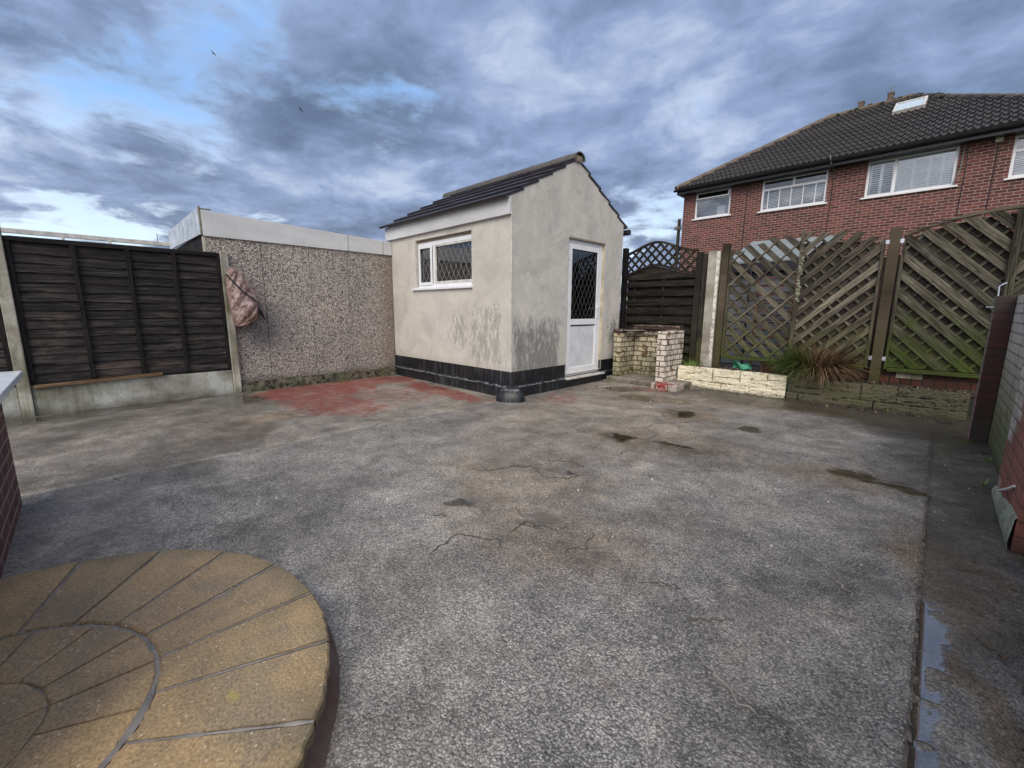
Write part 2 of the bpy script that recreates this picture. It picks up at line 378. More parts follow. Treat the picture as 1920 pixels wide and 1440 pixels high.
def fasciam():
    m, t = newmat('weathered_white_fascia'); p = t.pos()
    n = t.noise(t.vmul(p, (1, 1, 3)), 1.6, 5, .6); sp = t.noise(p, 18, 6, .7); st = t.noise(t.vmul(p, (14, 14, 1)), 1.0, 5, .65)
    c = t.ramp(n, [(.3, (.47, .48, .48)), (.7, (.60, .61, .61))])
    c = t.mix(t.mr(sp, .66, .72, 0, .5), c, (.24, .24, .22)); c = t.mix(t.mr(st, .55, .75, 0, .22), c, (.30, .31, .29))
    finish(t, c, .42, t.bump(n, .1, .004), .45); return m
MT['fascia'] = fasciam()
MT['galv'] = simple('galvanised_sheet', (.58, .62, .66), .35, .3, 7, .12, 20, .35)
MT['black_plastic'] = simple('black_gutter_plastic', (.012, .013, .017), .35, .2, 5, .05)
MT['dark_void'] = simple('dark_interior', (.012, .012, .012), .9, .2)
MT['grey_paint'] = simple('grey_paint', (.20, .215, .22), .7, .2)
MT['lead'] = simple('pale_lead_strip', (.30, .31, .31), .5, .1)
MT['steel'] = simple('bright_steel', (.62, .64, .68), .28, .1, 6, .03, 40, .9)
def glassm(name, tint=(.75, .8, .82), refl=1.0):
    m, t = newmat(name)
    fr = t.n('ShaderNodeFresnel', {'IOR': 1.55}).outputs[0]
    fr = t.math('ADD', t.math('MULTIPLY', fr, refl), .05, clamp=True)
    wav = t.bump(t.noise(t.pos(), 1.3, 2, .5), .05, .02)
    gl = t.n('ShaderNodeBsdfGlossy', {'Roughness': .01, 'Color': (.95, .97, 1), 'Normal': wav}).outputs[0]
    tr = t.n('ShaderNodeBsdfTransparent', {'Color': tint}).outputs[0]
    t.t.links.new(t.n('ShaderNodeMixShader', {0: fr, 1: tr, 2: gl}).outputs[0], t.n('ShaderNodeOutputMaterial').inputs[0])
    return m
MT['glass'] = glassm('window_glass', (.55, .60, .62), 2.2)
MT['glass_house'] = glassm('house_window_glass', (.97, .985, .99), 1.2)
def darkglass():
    m, t = newmat('smoked_glass'); finish(t, (.012, .014, .016), .03, None, .9); return m
MT['darkglass'] = darkglass()

def tilem(name, c1, c2, lich=.35, rough=.55):
    m, t = newmat(name); p = t.pos(); n = t.noise(p, 3, 5, .6); f = t.noise(p, 30, 5, .7); rnd = t.island()
    c = t.mix(t.math('ADD', t.math('MULTIPLY', n, .6), t.math('MULTIPLY', rnd, .4)), c1, c2)
    c = t.mix(1.0, c, t.ramp(f, [(.3, .7), (.7, 1.25)]), 'MULTIPLY')
    c = t.mix(t.mr(t.noise(p, 12, 6, .7), .58, .70, 0, lich), c, (.22, .21, .17))
    finish(t, c, rough, t.bump(f, .3, .005), .4); return m
MT['shed_tile'] = tilem('dark_flat_concrete_tile', (.012, .009, .0115), (.036, .028, .031), .08, .42)
MT['ridge_tile'] = tilem('weathered_ridge_tile', (.05, .045, .046), (.12, .115, .105), .5, .7)
MT['house_tile'] = tilem('dark_roman_tile', (.016, .0145, .0145), (.068, .061, .058), .25, .5)
MT['hip_tile'] = tilem('brown_mossy_hip_tile', (.10, .075, .055), (.17, .13, .095), .3, .8)
MT['mortar'] = simple('rough_mortar', (.30, .25, .20), .9, .3, 20, .6, 40)

def pebbledash():
    m, t = newmat('pebbledash'); c0 = t.vadd(t.pos(), t.vmul(t.n('ShaderNodeTexNoise', {'Vector': t.pos(), 'Scale': 30.0, 'Detail': 2}).outputs[1], (.02, .02, .02)))
    v = t.voro(c0, 74); v2 = t.voro(t.vadd(c0, (3, 3, 3)), 125)
    r = t.bw(v.outputs['Color']); r2 = t.bw(v2.outputs['Color'])
    mixr = t.math('ADD', t.math('MULTIPLY', r, .62), t.math('MULTIPLY', r2, .38))
    c = t.ramp(mixr, [(.14, (.035, .034, .034)), (.32, (.17, .155, .145)), (.44, (.40, .365, .33)), (.58, (.60, .56, .51)), (.80, (.76, .73, .68))])
    edge = t.mr(v.outputs['Distance'], .32, .66, 1.0, .45)
    c = t.mix(1.0, c, edge, 'MULTIPLY')
    p = t.pos(); z = t.sep(p)[2]; y = t.sep(p)[1]
    big = t.noise(p, 1.4, 5, .6)
    c = t.mix(1.0, c, t.ramp(big, [(.3, (.78, .78, .80)), (.7, (1.12, 1.08, 1.04))]), 'MULTIPLY')
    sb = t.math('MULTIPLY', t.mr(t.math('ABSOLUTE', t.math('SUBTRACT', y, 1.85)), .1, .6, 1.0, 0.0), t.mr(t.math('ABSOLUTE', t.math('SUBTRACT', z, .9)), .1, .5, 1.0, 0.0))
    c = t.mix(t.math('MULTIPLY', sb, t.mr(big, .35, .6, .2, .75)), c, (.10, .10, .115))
    c = t.mix(t.mr(t.math('ADD', y, t.math('MULTIPLY', big, .5)), 3.85, 4.15, 0, .55), c, (.17, .12, .08))
    c = t.mix(t.mr(t.math('ADD', z, t.math('MULTIPLY', big, .16)), .16, .30, .8, 0.0), c, (.06, .052, .04))
    finish(t, c, .75, t.bump(t.math('SUBTRACT', 1.0, v.outputs['Distance']), .9, .012), .4); return m
MT['pebble'] = pebbledash()

MT['fence_dark'] = wood('black_stained_timber', (.007, .0065, .0075), (.038, .033, .032), 0)
def darkfence():
    m, t = newmat('weathered_overlap_boards'); uv = t.uv(); rnd = t.island(); p = t.pos()
    g1 = t.noise(t.vmul(uv, (2.2, 48, 1)), 1.0, 6, .7, .8); g2 = t.noise(t.vmul(p, (1, 1.6, 5)), 1.0, 5, .6, .8)
    z = t.sep(p)[2]
    c = t.ramp(g1, [(.3, (.004, .004, .005)), (.46, (.013, .012, .0135)), (.60, (.040, .035, .034)), (.72, (.12, .105, .097))])
    c = t.mix(t.math('MULTIPLY', t.mr(g2, .50, .66), t.mr(z, .5, 1.4, .8, .35)), c, t.mix(g1, (.018, .013, .011), (.17, .135, .112)))
    c = t.mix(1.0, c, t.ramp(rnd, [(0, .7), (1, 1.3)]), 'MULTIPLY')
    kn = t.voro(t.vmul(uv, (2.6, 13, 1)), 1.0).outputs['Distance']
    c = t.mix(t.mr(kn, .03, .09, .85, 0), c, (.004, .004, .004))
    g3 = t.noise(t.vmul(uv, (5, 90, 1)), 1.0, 5, .75, .4); c = t.mix(1.0, c, t.ramp(g3, [(.3, .35), (.5, .85), (.68, 1.7)]), 'MULTIPLY')
    finish(t, c, .7, t.bump(g1, .9, .006), .18); return m
MT['overlap'] = darkfence()
MT['trellis'] = wood('weathered_trellis_timber', (.040, .034, .023), (.235, .215, .168), .85, (.40, 1.35))
MT['trellis_green'] = wood('algae_covered_timber', (.030, .027, .018), (.175, .165, .128), .95, (.55, 1.45), algaecol=(.050, .072, .012))
MT['backboard'] = wood('shaded_back_boards', (.020, .017, .014), (.085, .076, .062), .85, (.35, 1.3))
MT['post_wood'] = wood('treated_post_timber', (.045, .035, .022), (.16, .13, .088), .75, (.3, 1.4))
MT['dark_panel'] = wood('dark_brown_panel_timber', (.009, .0075, .006), (.060, .050, .041), .55, (.30, .80), algaecol=(.04, .05, .014))
MT['new_timber'] = wood('pale_brown_batten', (.14, .085, .045), (.30, .21, .13), 0)
MT['conc_post'] = concrete('concrete_post', (.23, .215, .165), (.42, .41, .355), .75, 3.5)
MT['gravel_board'] = concrete('concrete_gravel_board', (.17, .168, .135), (.40, .41, .38), .6, 2.0)
MT['conc_old'] = concrete('old_cement', (.15, .13, .10), (.26, .235, .19), .55, 6.0)
MT['house_brick'] = brick('red_house_brick', (.075, .025, .020), (.185, .056, .042), (.29, .215, .195), bw=.203, bh=.0685, ms=.0095, dirt=.22, bumpd=.004)
MT['chim_brick'] = brick('sooty_chimney_brick', (.09, .06, .05), (.14, .10, .08), (.2, .17, .15))
MT['bbq_brick'] = brick('flaking_cream_painted_brick', (.15, .065, .05), (.20, .10, .075), (.07, .058, .04), bw=.16, bh=.083, ms=.008, paint=(.56, .51, .36), paint_amt=.50, dirt=.75, bumpd=.016, pn=8, wob=.034, algae=.55)
MT['bbq_white'] = brick('white_painted_brick', (.17, .07, .05), (.22, .11, .08), (.10, .082, .065), bw=.16, bh=.083, ms=.008, paint=(.70, .65, .56), paint_amt=.54, dirt=.6, bumpd=.014, pn=9, wob=.026)
MT['cap_brick'] = brick('dirty_red_capping_brick', (.055, .035, .032), (.10, .06, .05), (.03, .025, .02), bw=.225, bh=.075, paint=(.5, .45, .4), paint_amt=.08, pn=8)
MT['red_paint_brick'] = brick('red_painted_step', (.26, .03, .03), (.34, .05, .045), (.10, .03, .03), bw=.2, bh=.12, paint=(.42, .38, .32), paint_amt=.42, pn=7, dirt=.45, wob=.04)
MT['brown_brick'] = brick('purple_brown_brick', (.085, .035, .033), (.135, .055, .05), (.26, .19, .17), bw=.225, bh=.075, ms=.009, off=(.06, .02), dirt=.08)
MT['edging_brick'] = brick('dark_edging_brick', (.05, .018, .012), (.10, .035, .022), (.02, .016, .012), bw=.10, bh=.4, ms=.008, dirt=.5)

def sidewall():
    m, t = newmat('flaking_painted_wall_brick'); p0 = t.wallco(); p = t.pos(); x, y, z = t.sep(p)
    b = t.n('ShaderNodeTexBrick', {'Vector': t.vadd(p0, t.vmul(t.n('ShaderNodeTexNoise', {'Vector': p, 'Scale': 7.0}).outputs[1], (.01, .008, 0))), 'Color1': (0, 0, 0), 'Color2': (1, 1, 1), 'Mortar': (.5, .5, .5), 'Scale': 1.0, 'Mortar Size': .007, 'Mortar Smooth': .2, 'Brick Width': .225, 'Row Height': .078})
    var = t.bw(b.outputs[0]); fac = b.outputs[1]; nz = t.noise(p, 34, 6, .7); n = t.noise(p, 2.0, 5, .6)
    grey = t.mix(nz, (.33, .31, .27), (.72, .68, .61))
    redc = t.mix(nz, (.16, .055, .043), (.42, .17, .13))
    # red shows low down near the camera end and in scattered bricks; whitish above
    rm = t.math('ADD', t.math('ADD', t.mr(z, .25, .75, .42, -.12), t.mr(y, 4.2, 3.6, -.2, .35)), t.math('ADD', t.math('SUBTRACT', n, .5), t.math('MULTIPLY', t.math('SUBTRACT', var, .5), .35)))
    c = t.mix(t.mr(rm, .12, .34), grey, redc)
    am = t.math('MULTIPLY', t.mr(y, 3.95, 4.4), t.mr(t.math('ADD', z, t.math('MULTIPLY', n, .5)), .45, 1.25, 1.0, 0.0))
    c = t.mix(t.math('MULTIPLY', am, .95), c, t.mix(nz, (.035, .042, .015), (.20, .25, .10)))
    c = t.mix(t.math('MULTIPLY', fac, .6), c, (.07, .06, .05))
    c = t.mix(t.mr(t.noise(p, 4, 6, .7), .5, .68, 0, .6), c, (.07, .06, .048))
    c = t.mix(t.mr(z, .0, .10, .6, 0.0), c, (.03, .028, .02))
    finish(t, c, .75, t.bump(t.math('SUBTRACT', t.math('MULTIPLY', nz, .3), fac), .7, .006), .35); return m
MT['sidewall'] = sidewall()
def pierdark():
    m, t = newmat('grimy_red_pier_brick'); p0 = t.wallco(); p = t.pos(); z = t.sep(p)[2]
    g = t.n('ShaderNodeNewGeometry'); left = t.math('LESS_THAN', t.sep(g.outputs['True Normal'])[0], -.6)
    b = t.n('ShaderNodeTexBrick', {'Vector': p0, 'Color1': (0, 0, 0), 'Color2': (1, 1, 1), 'Mortar': (.5, .5, .5), 'Scale': 1.0, 'Mortar Size': .006, 'Brick Width': .30, 'Row Height': .078})
    var = t.bw(b.outputs[0]); fac = b.outputs[1]; nz = t.noise(p, 30, 6, .7)
    c = t.mix(var, t.mix(nz, (.020, .012, .010), (.06, .035, .03)), t.mix(nz, (.035, .014, .012), (.085, .03, .024)))
    c = t.mix(t.mr(z, 1.0, 1.25, 0, .7), c, (.03, .028, .025)); c = t.mix(t.mr(z, .2, .28, .7, 0), c, (.035, .034, .028))
    gl = t.mix(t.mr(t.math('ADD', z, t.math('MULTIPLY', nz, .4)), .5, .9), t.mix(nz, (.16, .06, .055), (.40, .30, .27)), t.mix(nz, (.12, .12, .09), (.30, .30, .24)))
    c = t.mix(left, c, gl); c = t.mix(t.math('MULTIPLY', fac, .7), c, (.025, .02, .018))
    finish(t, c, .75, t.bump(t.math('SUBTRACT', t.math('MULTIPLY', nz, .3), fac), .7, .006), .3); return m
MT['pier'] = pierdark()

def stoneface(name, hi, lo, crev, moss):
    m, t = newmat(name); p = t.pos(); a = t.attr('relief').outputs['Fac']
    n = t.noise(t.vmul(p, (13, 13, 26)), 1.0, 6, .7, 1.2); f = t.noise(p, 45, 5, .7)
    k = t.math('ADD', t.math('MULTIPLY', a, .75), t.math('MULTIPLY', n, .4))
    c = t.ramp(k, [(.28, crev), (.42, lo), (.56, hi), (.8, tuple(min(1, x*1.12) for x in hi))])
    c = t.mix(t.mr(t.noise(p, 3.3, 6, .7), .50, .64, 0, moss), c, t.mix(f, (.03, .035, .014), (.13, .145, .05)))
    z = t.sep(p)[2]; c = t.mix(t.mr(t.math('ADD', z, t.math('MULTIPLY', n, .05)), .02, .08, .75, 0), c, (.035, .03, .022))
    finish(t, c, .75, t.bump(t.math('ADD', n, t.math('MULTIPLY', f, .4)), .6, .008), .35); return m
MT['stone_cream'] = stoneface('cream_painted_stone_block', (.74, .69, .53), (.50, .44, .29), (.06, .05, .035), .16)
MT['stone_moss'] = stoneface('mossy_stone_block', (.098, .092, .055), (.026, .024, .016), (.008, .0075, .006), .75)

def yellowpave():
    m, t = newmat('buff_circle_paving'); p = t.pos(); n = t.noise(p, 2.6, 6, .62, .8); f = t.noise(p, 120, 4, .7); rnd = t.island()
    c = t.ramp(n, [(.28, (.19, .145, .088)), (.44, (.30, .218, .122)), (.58, (.385, .272, .143)), (.74, (.34, .268, .178))])
    gr = t.noise(t.vadd(p, (3, 9, 0)), 3.4, 6, .65, .5)
    c = t.mix(t.mr(gr, .48, .64, 0, .60), c, (.22, .185, .13)); c = t.mix(t.mr(t.noise(t.vadd(p, (7, 2, 0)), 11, 6, .7), .55, .68, 0, .45), c, (.17, .13, .08))
    c = t.mix(1.0, c, t.ramp(rnd, [(0, (.89, .89, .91)), (.5, (.97, .96, .95)), (1, (1.08, 1.04, .98))]), 'MULTIPLY')
    c = t.mix(1.0, c, t.ramp(f, [(.25, .42), (.5, 1.0), (.75, 1.6)]), 'MULTIPLY')
    sp = t.voro(p, 55); r = t.bw(sp.outputs['Color'])
    c = t.mix(t.math('MULTIPLY', t.math('GREATER_THAN', r, .70), t.mr(sp.outputs['Distance'], .12, .24, .75, 0)), c, (.58, .50, .36))
    ly = t.noise(t.vadd(p, (1, 5, 0)), 9, 3, .5)
    c = t.mix(t.mr(ly, .72, .76, 0, .7), c, (.36, .30, .07))
    x, y, z = t.sep(p); rr = t.math('SQRT', t.math('ADD', t.math('POWER', t.math('ADD', x, 1.596), 2.0), t.math('POWER', t.math('ADD', y, .43), 2.0)))
    c = t.mix(t.math('MULTIPLY', t.mr(rr, .84, .95), t.mr(gr, .38, .6, .1, .7)), c, (.10, .09, .045))
    finish(t, c, t.mr(n, .35, .65, .42, .68), t.bump(t.math('ADD', t.math('MULTIPLY', f, .5), t.math('MULTIPLY', n, .6)), .55, .005), .4); return m
MT['buff'] = yellowpave()
MT['cement_joint'] = simple('grey_cement_joint', (.235, .215, .195), .75, .3, 14, .6, 70)
MT['crack'] = simple('dark_crack_dirt', (.085, .072, .056), .45, .4, 20, .3, 60)
MT['pale_joint'] = simple('pale_mortar_joint', (.26, .235, .20), .7, .3, 12, .4, 60)

def groundm():
    m, t = newmat('exposed_aggregate_concrete'); p = t.pos(); A = t.attr('m1'); B = t.attr('m2')
    a = t.sep(A.outputs['Vector']); b = t.sep(B.outputs['Vector'])
    red, wet, brown = a; smooth, dirt, tone = b
    brk = t.noise(p, 9, 6, .72); brk2 = t.noise(p, 45, 5, .7)
    pw = t.vadd(p, t.vmul(t.n('ShaderNodeTexNoise', {'Vector': p, 'Scale': 60.0, 'Detail': 2}).outputs[1], (.008, .008, 0)))
    v = t.voro(pw, 135); v2 = t.voro(t.vadd(pw, (5, 5, 0)), 260); v3 = t.voro(t.vadd(pw, (9, 1, 0)), 40)
    r = t.bw(v.outputs['Color']); r2 = t.bw(v2.outputs['Color'])
    k = t.math('ADD', t.math('MULTIPLY', r, .6), t.math('MULTIPLY', r2, .4))
    agg = t.ramp(k, [(.15, (.095, .094, .094)), (.35, (.190, .188, .186)), (.50, (.262, .258, .252)), (.64, (.335, .328, .315)), (.82, (.48, .47, .445))])
    agg = t.mix(1.0, agg, t.mr(v.outputs['Distance'], .35, .65, 1.0, .45), 'MULTIPLY')
    pb = t.math('MULTIPLY', t.math('GREATER_THAN', t.bw(v3.outputs['Color']), .74), t.mr(v3.outputs['Distance'], .22, .34, 1.0, 0.0))
    agg = t.mix(t.math('MULTIPLY', pb, .5), agg, (.50, .49, .46))
    plain = t.ramp(t.math('ADD', t.math('MULTIPLY', k, .55), t.math('MULTIPLY', brk2, .45)), [(.25, (.085, .078, .068)), (.42, (.185, .172, .152)), (.54, (.27, .253, .226)), (.66, (.36, .34, .305)), (.8, (.50, .48, .44))])
    worn = t.mr(t.math('ADD', t.math('MULTIPLY', t.noise(p, 1.15, 6, .66, .8), .6), t.math('MULTIPLY', t.noise(t.vadd(p, (8, 3, 0)), 8, 7, .75), .4)), .46, .62, .05, .55)
    sm = t.mr(t.math('ADD', smooth, t.math('MULTIPLY', t.math('SUBTRACT', brk, .5), 1.2)), .15, .85)
    sm = t.math('MAXIMUM', sm, worn)
    c = t.mix(sm, agg, plain)
    big = t.noise(p, .9, 5, .6); mid = t.noise(p, 3.6, 9, .76, .2)
    c = t.mix(1.0, c, t.ramp(big, [(.3, (.80, .80, .81)), (.7, (1.18, 1.15, 1.10))]), 'MULTIPLY')
    c = t.mix(1.0, c, t.ramp(mid, [(.30, .58), (.5, 1.05), (.70, 1.50)]), 'MULTIPLY')
    c = t.mix(1.0, c, t.mr(tone, 0, 1, .45, 1.55), 'MULTIPLY')
    dk = t.noise(t.vadd(p, (2, 6, 0)), 1.3, 8, .72, .6); c = t.mix(1.0, c, t.ramp(dk, [(.36, (.70, .685, .665)), (.50, (.98, .97, .95)), (.62, (1.12, 1.11, 1.09))]), 'MULTIPLY')
    bm = t.mr(t.math('ADD', brown, t.math('MULTIPLY', t.math('SUBTRACT', brk, .5), .8)), .18, .85, 0, .80)
    c = t.mix(bm, c, t.mix(1.0, c, (.86, .70, .52), 'MULTIPLY'))
    dm = t.mr(t.math('ADD', dirt, t.math('MULTIPLY', t.math('SUBTRACT', brk, .5), .9)), .25, .85, 0, .88)
    c = t.mix(dm, c, t.mix(brk2, (.018, .016, .012), (.075, .067, .050)))
    rm = t.mr(t.math('ADD', red, t.math('MULTIPLY', t.math('SUBTRACT', t.math('ADD', t.math('MULTIPLY', brk, .7), t.math('MULTIPLY', mid, .3)), .5), 2.2)), .34, .70, 0, .95)
    c = t.mix(t.math('MULTIPLY', rm, t.mr(mid, .35, .65, 1.0, .55)), c, t.mix(brk2, (.085, .018, .013), (.29, .050, .036)))
    wm = t.mr(t.math('ADD', wet, t.math('MULTIPLY', t.math('SUBTRACT', t.math('ADD', t.math('MULTIPLY', brk, .6), t.math('MULTIPLY', brk2, .4)), .5), 1.1)), .30, .72)
    c = t.mix(wm, c, t.mix(1.0, c, (.42, .40, .37), 'MULTIPLY'))
    damp = t.mr(t.noise(p, 1.6, 5, .6), .42, .62, .55, .24)
    damp = t.math('ADD', damp, t.math('MULTIPLY', brk2, .12))
    rough = t.math('ADD', t.math('MULTIPLY', damp, t.math('SUBTRACT', 1.0, wm)), t.math('MULTIPLY', wm, .045))
    hh = t.math('ADD', t.math('MULTIPLY', t.math('SUBTRACT', 1.0, v.outputs['Distance']), t.math('SUBTRACT', 1.0, t.math('MULTIPLY', sm, .7))), t.math('MULTIPLY', brk2, .6))
    hh = t.math('ADD', hh, t.math('MULTIPLY', pb, .6))
    hh = t.math('MULTIPLY', hh, t.math('SUBTRACT', 1.0, t.math('MULTIPLY', wm, .97)))
    b1 = t.bump(hh, .85, .006)
    b2 = t.bump(t.noise(p, 2.2, 3, .5), t.math('SUBTRACT', .28, t.math('MULTIPLY', wm, .26)), .02, b1)
    finish(t, c, rough, b2, .5, IOR=t.math('ADD', 1.5, t.math('MULTIPLY', wm, 1.3))); return m
MT['ground'] = groundm()
MT['soil'] = simple('dark_soil', (.035, .027, .020), .9, .5, 9, 1.0, 40)
def earth():
    m, t = newmat('rough_grass_ground'); p = t.pos(); n = t.noise(p, .6, 6, .65); f = t.noise(p, 25, 5, .7)
    c = t.mix(n, (.035, .05, .018), (.085, .085, .045)); c = t.mix(1.0, c, t.ramp(f, [(.3, .6), (.7, 1.3)]), 'MULTIPLY')
    finish(t, c, .9, t.bump(f, .8, .02), .2); return m
MT['earth'] = earth()
def leafm(name, stops, rough=.6):
    m, t = newmat(name); r = t.island(); finish(t, t.ramp(r, stops), rough, None, .3); return m
def bladem():
    m, t = newmat('grass_blades'); r = t.island(); x, y, z = t.sep(t.pos())
    g = t.ramp(r, [(0, (.02, .045, .010)), (.5, (.06, .11, .02)), (.85, (.11, .14, .035)), (1, (.24, .20, .08))])
    b = t.ramp(r, [(0, (.035, .022, .012)), (.35, (.09, .040, .022)), (.62, (.15, .075, .038)), (.85, (.25, .17, .085)), (1, (.36, .29, .16))])
    k = t.math('ADD', t.mr(x, -1.42, -.95), t.mr(z, .45, .8, -.25, .25))
    k = t.math('ADD', k, t.math('MULTIPLY', t.math('SUBTRACT', t.noise(t.pos(), 9, 3, .6), .5), 1.6))
    finish(t, t.mix(t.mr(k, .2, .7), g, b), .55, None, .3); return m
MT['blades'] = bladem()
MT['green_blades'] = leafm('fresh_grass', [(0, (.07, .14, .02)), (.6, (.14, .22, .04)), (1, (.3, .3, .09))])
MT['litter'] = leafm('leaf_litter', [(0, (.025, .018, .012)), (.5, (.075, .05, .032)), (.8, (.14, .095, .06)), (1, (.28, .23, .16))], .8)
MT['blinds'] = simple('white_blind', (.90, .93, .93), .6, .05)
MT['teal'] = simple('green_plastic', (.03, .22, .13), .4, .2, 6)
MT['twig'] = simple('dry_twig', (.16, .12, .085), .8, .3)
MT['bird'] = simple('gull_feathers', (.05, .055, .065), .8, .3)
MT['lichen'] = simple('grey_green_lichen', (.22, .225, .16), .9, .4, 30, .6, 60)

# ================================================================== GROUND
# open ground beyond the yard
mb = MB(); S = 900
mb.quadface([(-S, -S, -.05), (S, -S, -.05), (S, S, -.05), (-S, S, -.05)])
structure(mb.build('ground', MT['earth'], origin=(0, 0, -.05)))

def yard():
    st = .016; xs = np.arange(-7.3, .62, st); ys = np.arange(-2.2, 6.66, st)
    X, Y = np.meshgrid(xs, ys, indexing='ij')
    n1 = vnoise(X, Y, 1.3, 1); n2 = vnoise(X, Y, 4, 2); n3 = vnoise(X, Y, .6, 3); n4 = vnoise(X, Y, 2.2, 4)
    wx = X+(n2-.5)*.25; wy = Y+(vnoise(X, Y, 4, 7)-.5)*.25
    def blob(cx, cy, rx, ry, rot=0, soft=.5):
        c, s = math.cos(rot), math.sin(rot); dx, dy = wx-cx, wy-cy
        r = np.sqrt(((dx*c+dy*s)/rx)**2+((-dx*s+dy*c)/ry)**2); return 1-sstep(r, 1-soft, 1+soft)
    mx = np.maximum
    path = sstep(X, .080, .090)
    left = 1-sstep(X+(n2-.5)*.05, -3.99, -3.95)
    # red paint
    red = 1.1*blob(-6.35, 2.35, .70, .85, .2, .35)
    red = mx(red, .95*blob(-6.45, 3.2, .45, .9, -.1, .5)); red = mx(red, .70*blob(-5.2, 2.1, .9, .55, .25, .6))
    red = mx(red, .85*blob(-5.1, 3.55, 1.25, .22, -.04, .5)); red = mx(red, .5*blob(-5.6, 2.9, 1.3, .8, 0, .6))
    red = mx(red, .48*blob(-3.5, 4.45, .35, .5, .6, .6)); red = mx(red, .55*blob(-3.0, 5.85, .4, .2, .0, .6))
    red *= (1-blob(-5.9, 3.3, .25, .28)*.8)*(X < -2.4)*(1-sstep(X, -4.2, -3.9)*(Y < 3.6))
    # standing water
    wet = np.zeros_like(X)
    for cx, cy, rx, ry in [(-2.27, 2.17, .10, .12), (-2.14, 2.24, .12, .06), (-1.80, 2.36, .13, .08), (-1.93, 1.50, .08, .08), (-1.82, 1.55, .08, .05), (-1.49, 1.74, .10, .06), (-1.49, 1.62, .05, .06),
                            (-1.96, 3.40, .12, .12), (-1.95, 4.75, .16, .22), (-1.50, 3.58, .25, .06), (-.30, 3.80, .17, .11), (-.10, 3.74, .16, .06), (.01, 3.72, .09, .05),
                            (-6.3, 1.30, .45, .36), (-6.75, .6, .20, .9), (-6.70, -.2, .15, .7), (-1.2, 4.6, .12, .1), (-2.6, 5.3, .5, .25), (-3.3, 5.6, .35, .25)]:
        wet = mx(wet, blob(cx, cy, rx, ry, .3, .45)*(.9 if rx < .3 else .7))
    # rain water lying in the channel against the slab edge
    n6 = vnoise(X, Y, 16, 12); n7 = vnoise(X*3, Y, 22, 14)
    wave = .172+(n2-.5)*.14+(n1-.5)*.07+(n6-.5)*.07
    chan = (1-sstep(X, wave-.015, wave+.015))*path*sstep(Y, -.5, .5)*(1-sstep(Y+(n2-.5)*.5, 2.15, 2.55))
    wet = mx(wet, chan*(1.0-.95*sstep(n7*.5+n6*.5, .60, .66)))
    wet = mx(wet, .42*sstep(Y+(n1-.5)*.8, 5.45, 6.1)*(X > -1.6)); wet = mx(wet, .36*path*(n1 > .5))
    # brown staining
    brown = .45*blob(-2.6, 4.2, 1.5, 2.2, .2, .6)+.25*left
    for cx, cy, rx, ry, k in [(-1.98, 3.42, .32, .24, .9), (-1.45, 3.56, .45, .16, .8), (-1.9, 4.78, .35, .35, .9), (-1.25, 1.72, .35, .2, .55), (-1.95, 1.75, .30, .2, .65), (-2.15, 2.5, .5, .35, .5), (-2.2, 2.1, .4, .25, .5),
                               (-.35, 3.7, .45, .25, .7), (-2.8, 5.5, 1.6, .5, .6), (-3.2, 4.4, .7, 1.0, .4), (-1.3, 6.0, 1.2, .22, .95), (.2, 2.6, .2, .5, .9), (.26, 1.6, .05, .6, 1.0), (.14, 2.5, .07, .25, 1.0), (-2.0, 2.1, .7, .5, .6), (-1.4, 1.6, .6, .4, .6), (-1.6, 3.6, .8, .5, .6), (.2, 3.2, .3, .3, .4), (-4.6, .9, .5, .6, .4), (-5.0, 1.3, .25, .4, .8)]:
        brown = mx(brown, k*blob(cx, cy, rx, ry, .2, .6))
    brown = mx(brown, .5*(1-sstep(np.hypot(X+1.596, Y+.43), .93, 1.03)))
    # grime: side path, wall and fence feet; the foot strips also paint contact shade
    dirt = .95*sstep(Y+(n1-.5)*.9+np.clip(X+1.6, 0, 2)*.32, 5.35, 6.25)*(X > -2.9)
    dirt = mx(dirt, path*(.34+.5*(n4-.5)*2+.3*sstep(Y, 2.4, 3.4)-.38*(1-sstep(Y, .9, 2.0))))
    dirt = mx(dirt, .6*(1-sstep(X+(n2-.5)*.25, -6.86, -6.70))); dirt = mx(dirt, .55*sstep(X+(n2-.5)*.2, .32, .42)*sstep(Y, 2.0, 3.0))
    dirt = mx(dirt, .62*sstep(X+(n2-.5)*.5+(n1-.5)*.4, -.32, .07)*sstep(Y+(n1-.5), 2.3, 4.2)*(X < .085)); dirt = mx(dirt, .34*sstep(X+(n1-.5)*1.0, -3.0, -3.7)*sstep(n4, .42, .6)*(Y < 1.6))
    dirt = mx(dirt, .50*left*sstep(n1*.6+n4*.4, .46, .60)*(Y < 2.2)); dirt = mx(dirt, .62*(1-sstep(X+(n1-.5)*.9, -6.7, -5.9))*(Y < 1.6)); dirt = mx(dirt, .42*sstep(n4*.5+n1*.5, .52, .66)*(X > -3.9))
    for cx, cy, rx, ry, k in [(-2.2, 2.2, .45, .22, .34), (-1.9, 1.55, .35, .2, .32), (-1.45, 1.7, .35, .18, .34), (-1.7, 3.5, .7, .3, .42), (-1.98, 3.40, .20, .15, .75), (-1.50, 3.55, .30, .08, .7), (-1.96, 4.8, .22, .2, .7), (-1.94, 1.50, .09, .09, .5), (-5.5, 3.6, .5, .16, .5), (-2.1, 2.23, .28, .10, .35), (-1.49, 1.72, .13, .08, .4), (-.18, 3.78, .32, .12, .62), (-6.4, 3.75, .5, .2, .5)]:
        dirt = mx(dirt, k*blob(cx, cy, rx, ry, .3, .5))
    # smooth cement zones
    smooth = mx(path*.62, .62*blob(-2.7, 4.0, 1.2, 2.1, .2, .6)); smooth = mx(smooth, .60*left); smooth = mx(smooth, red*1.3)
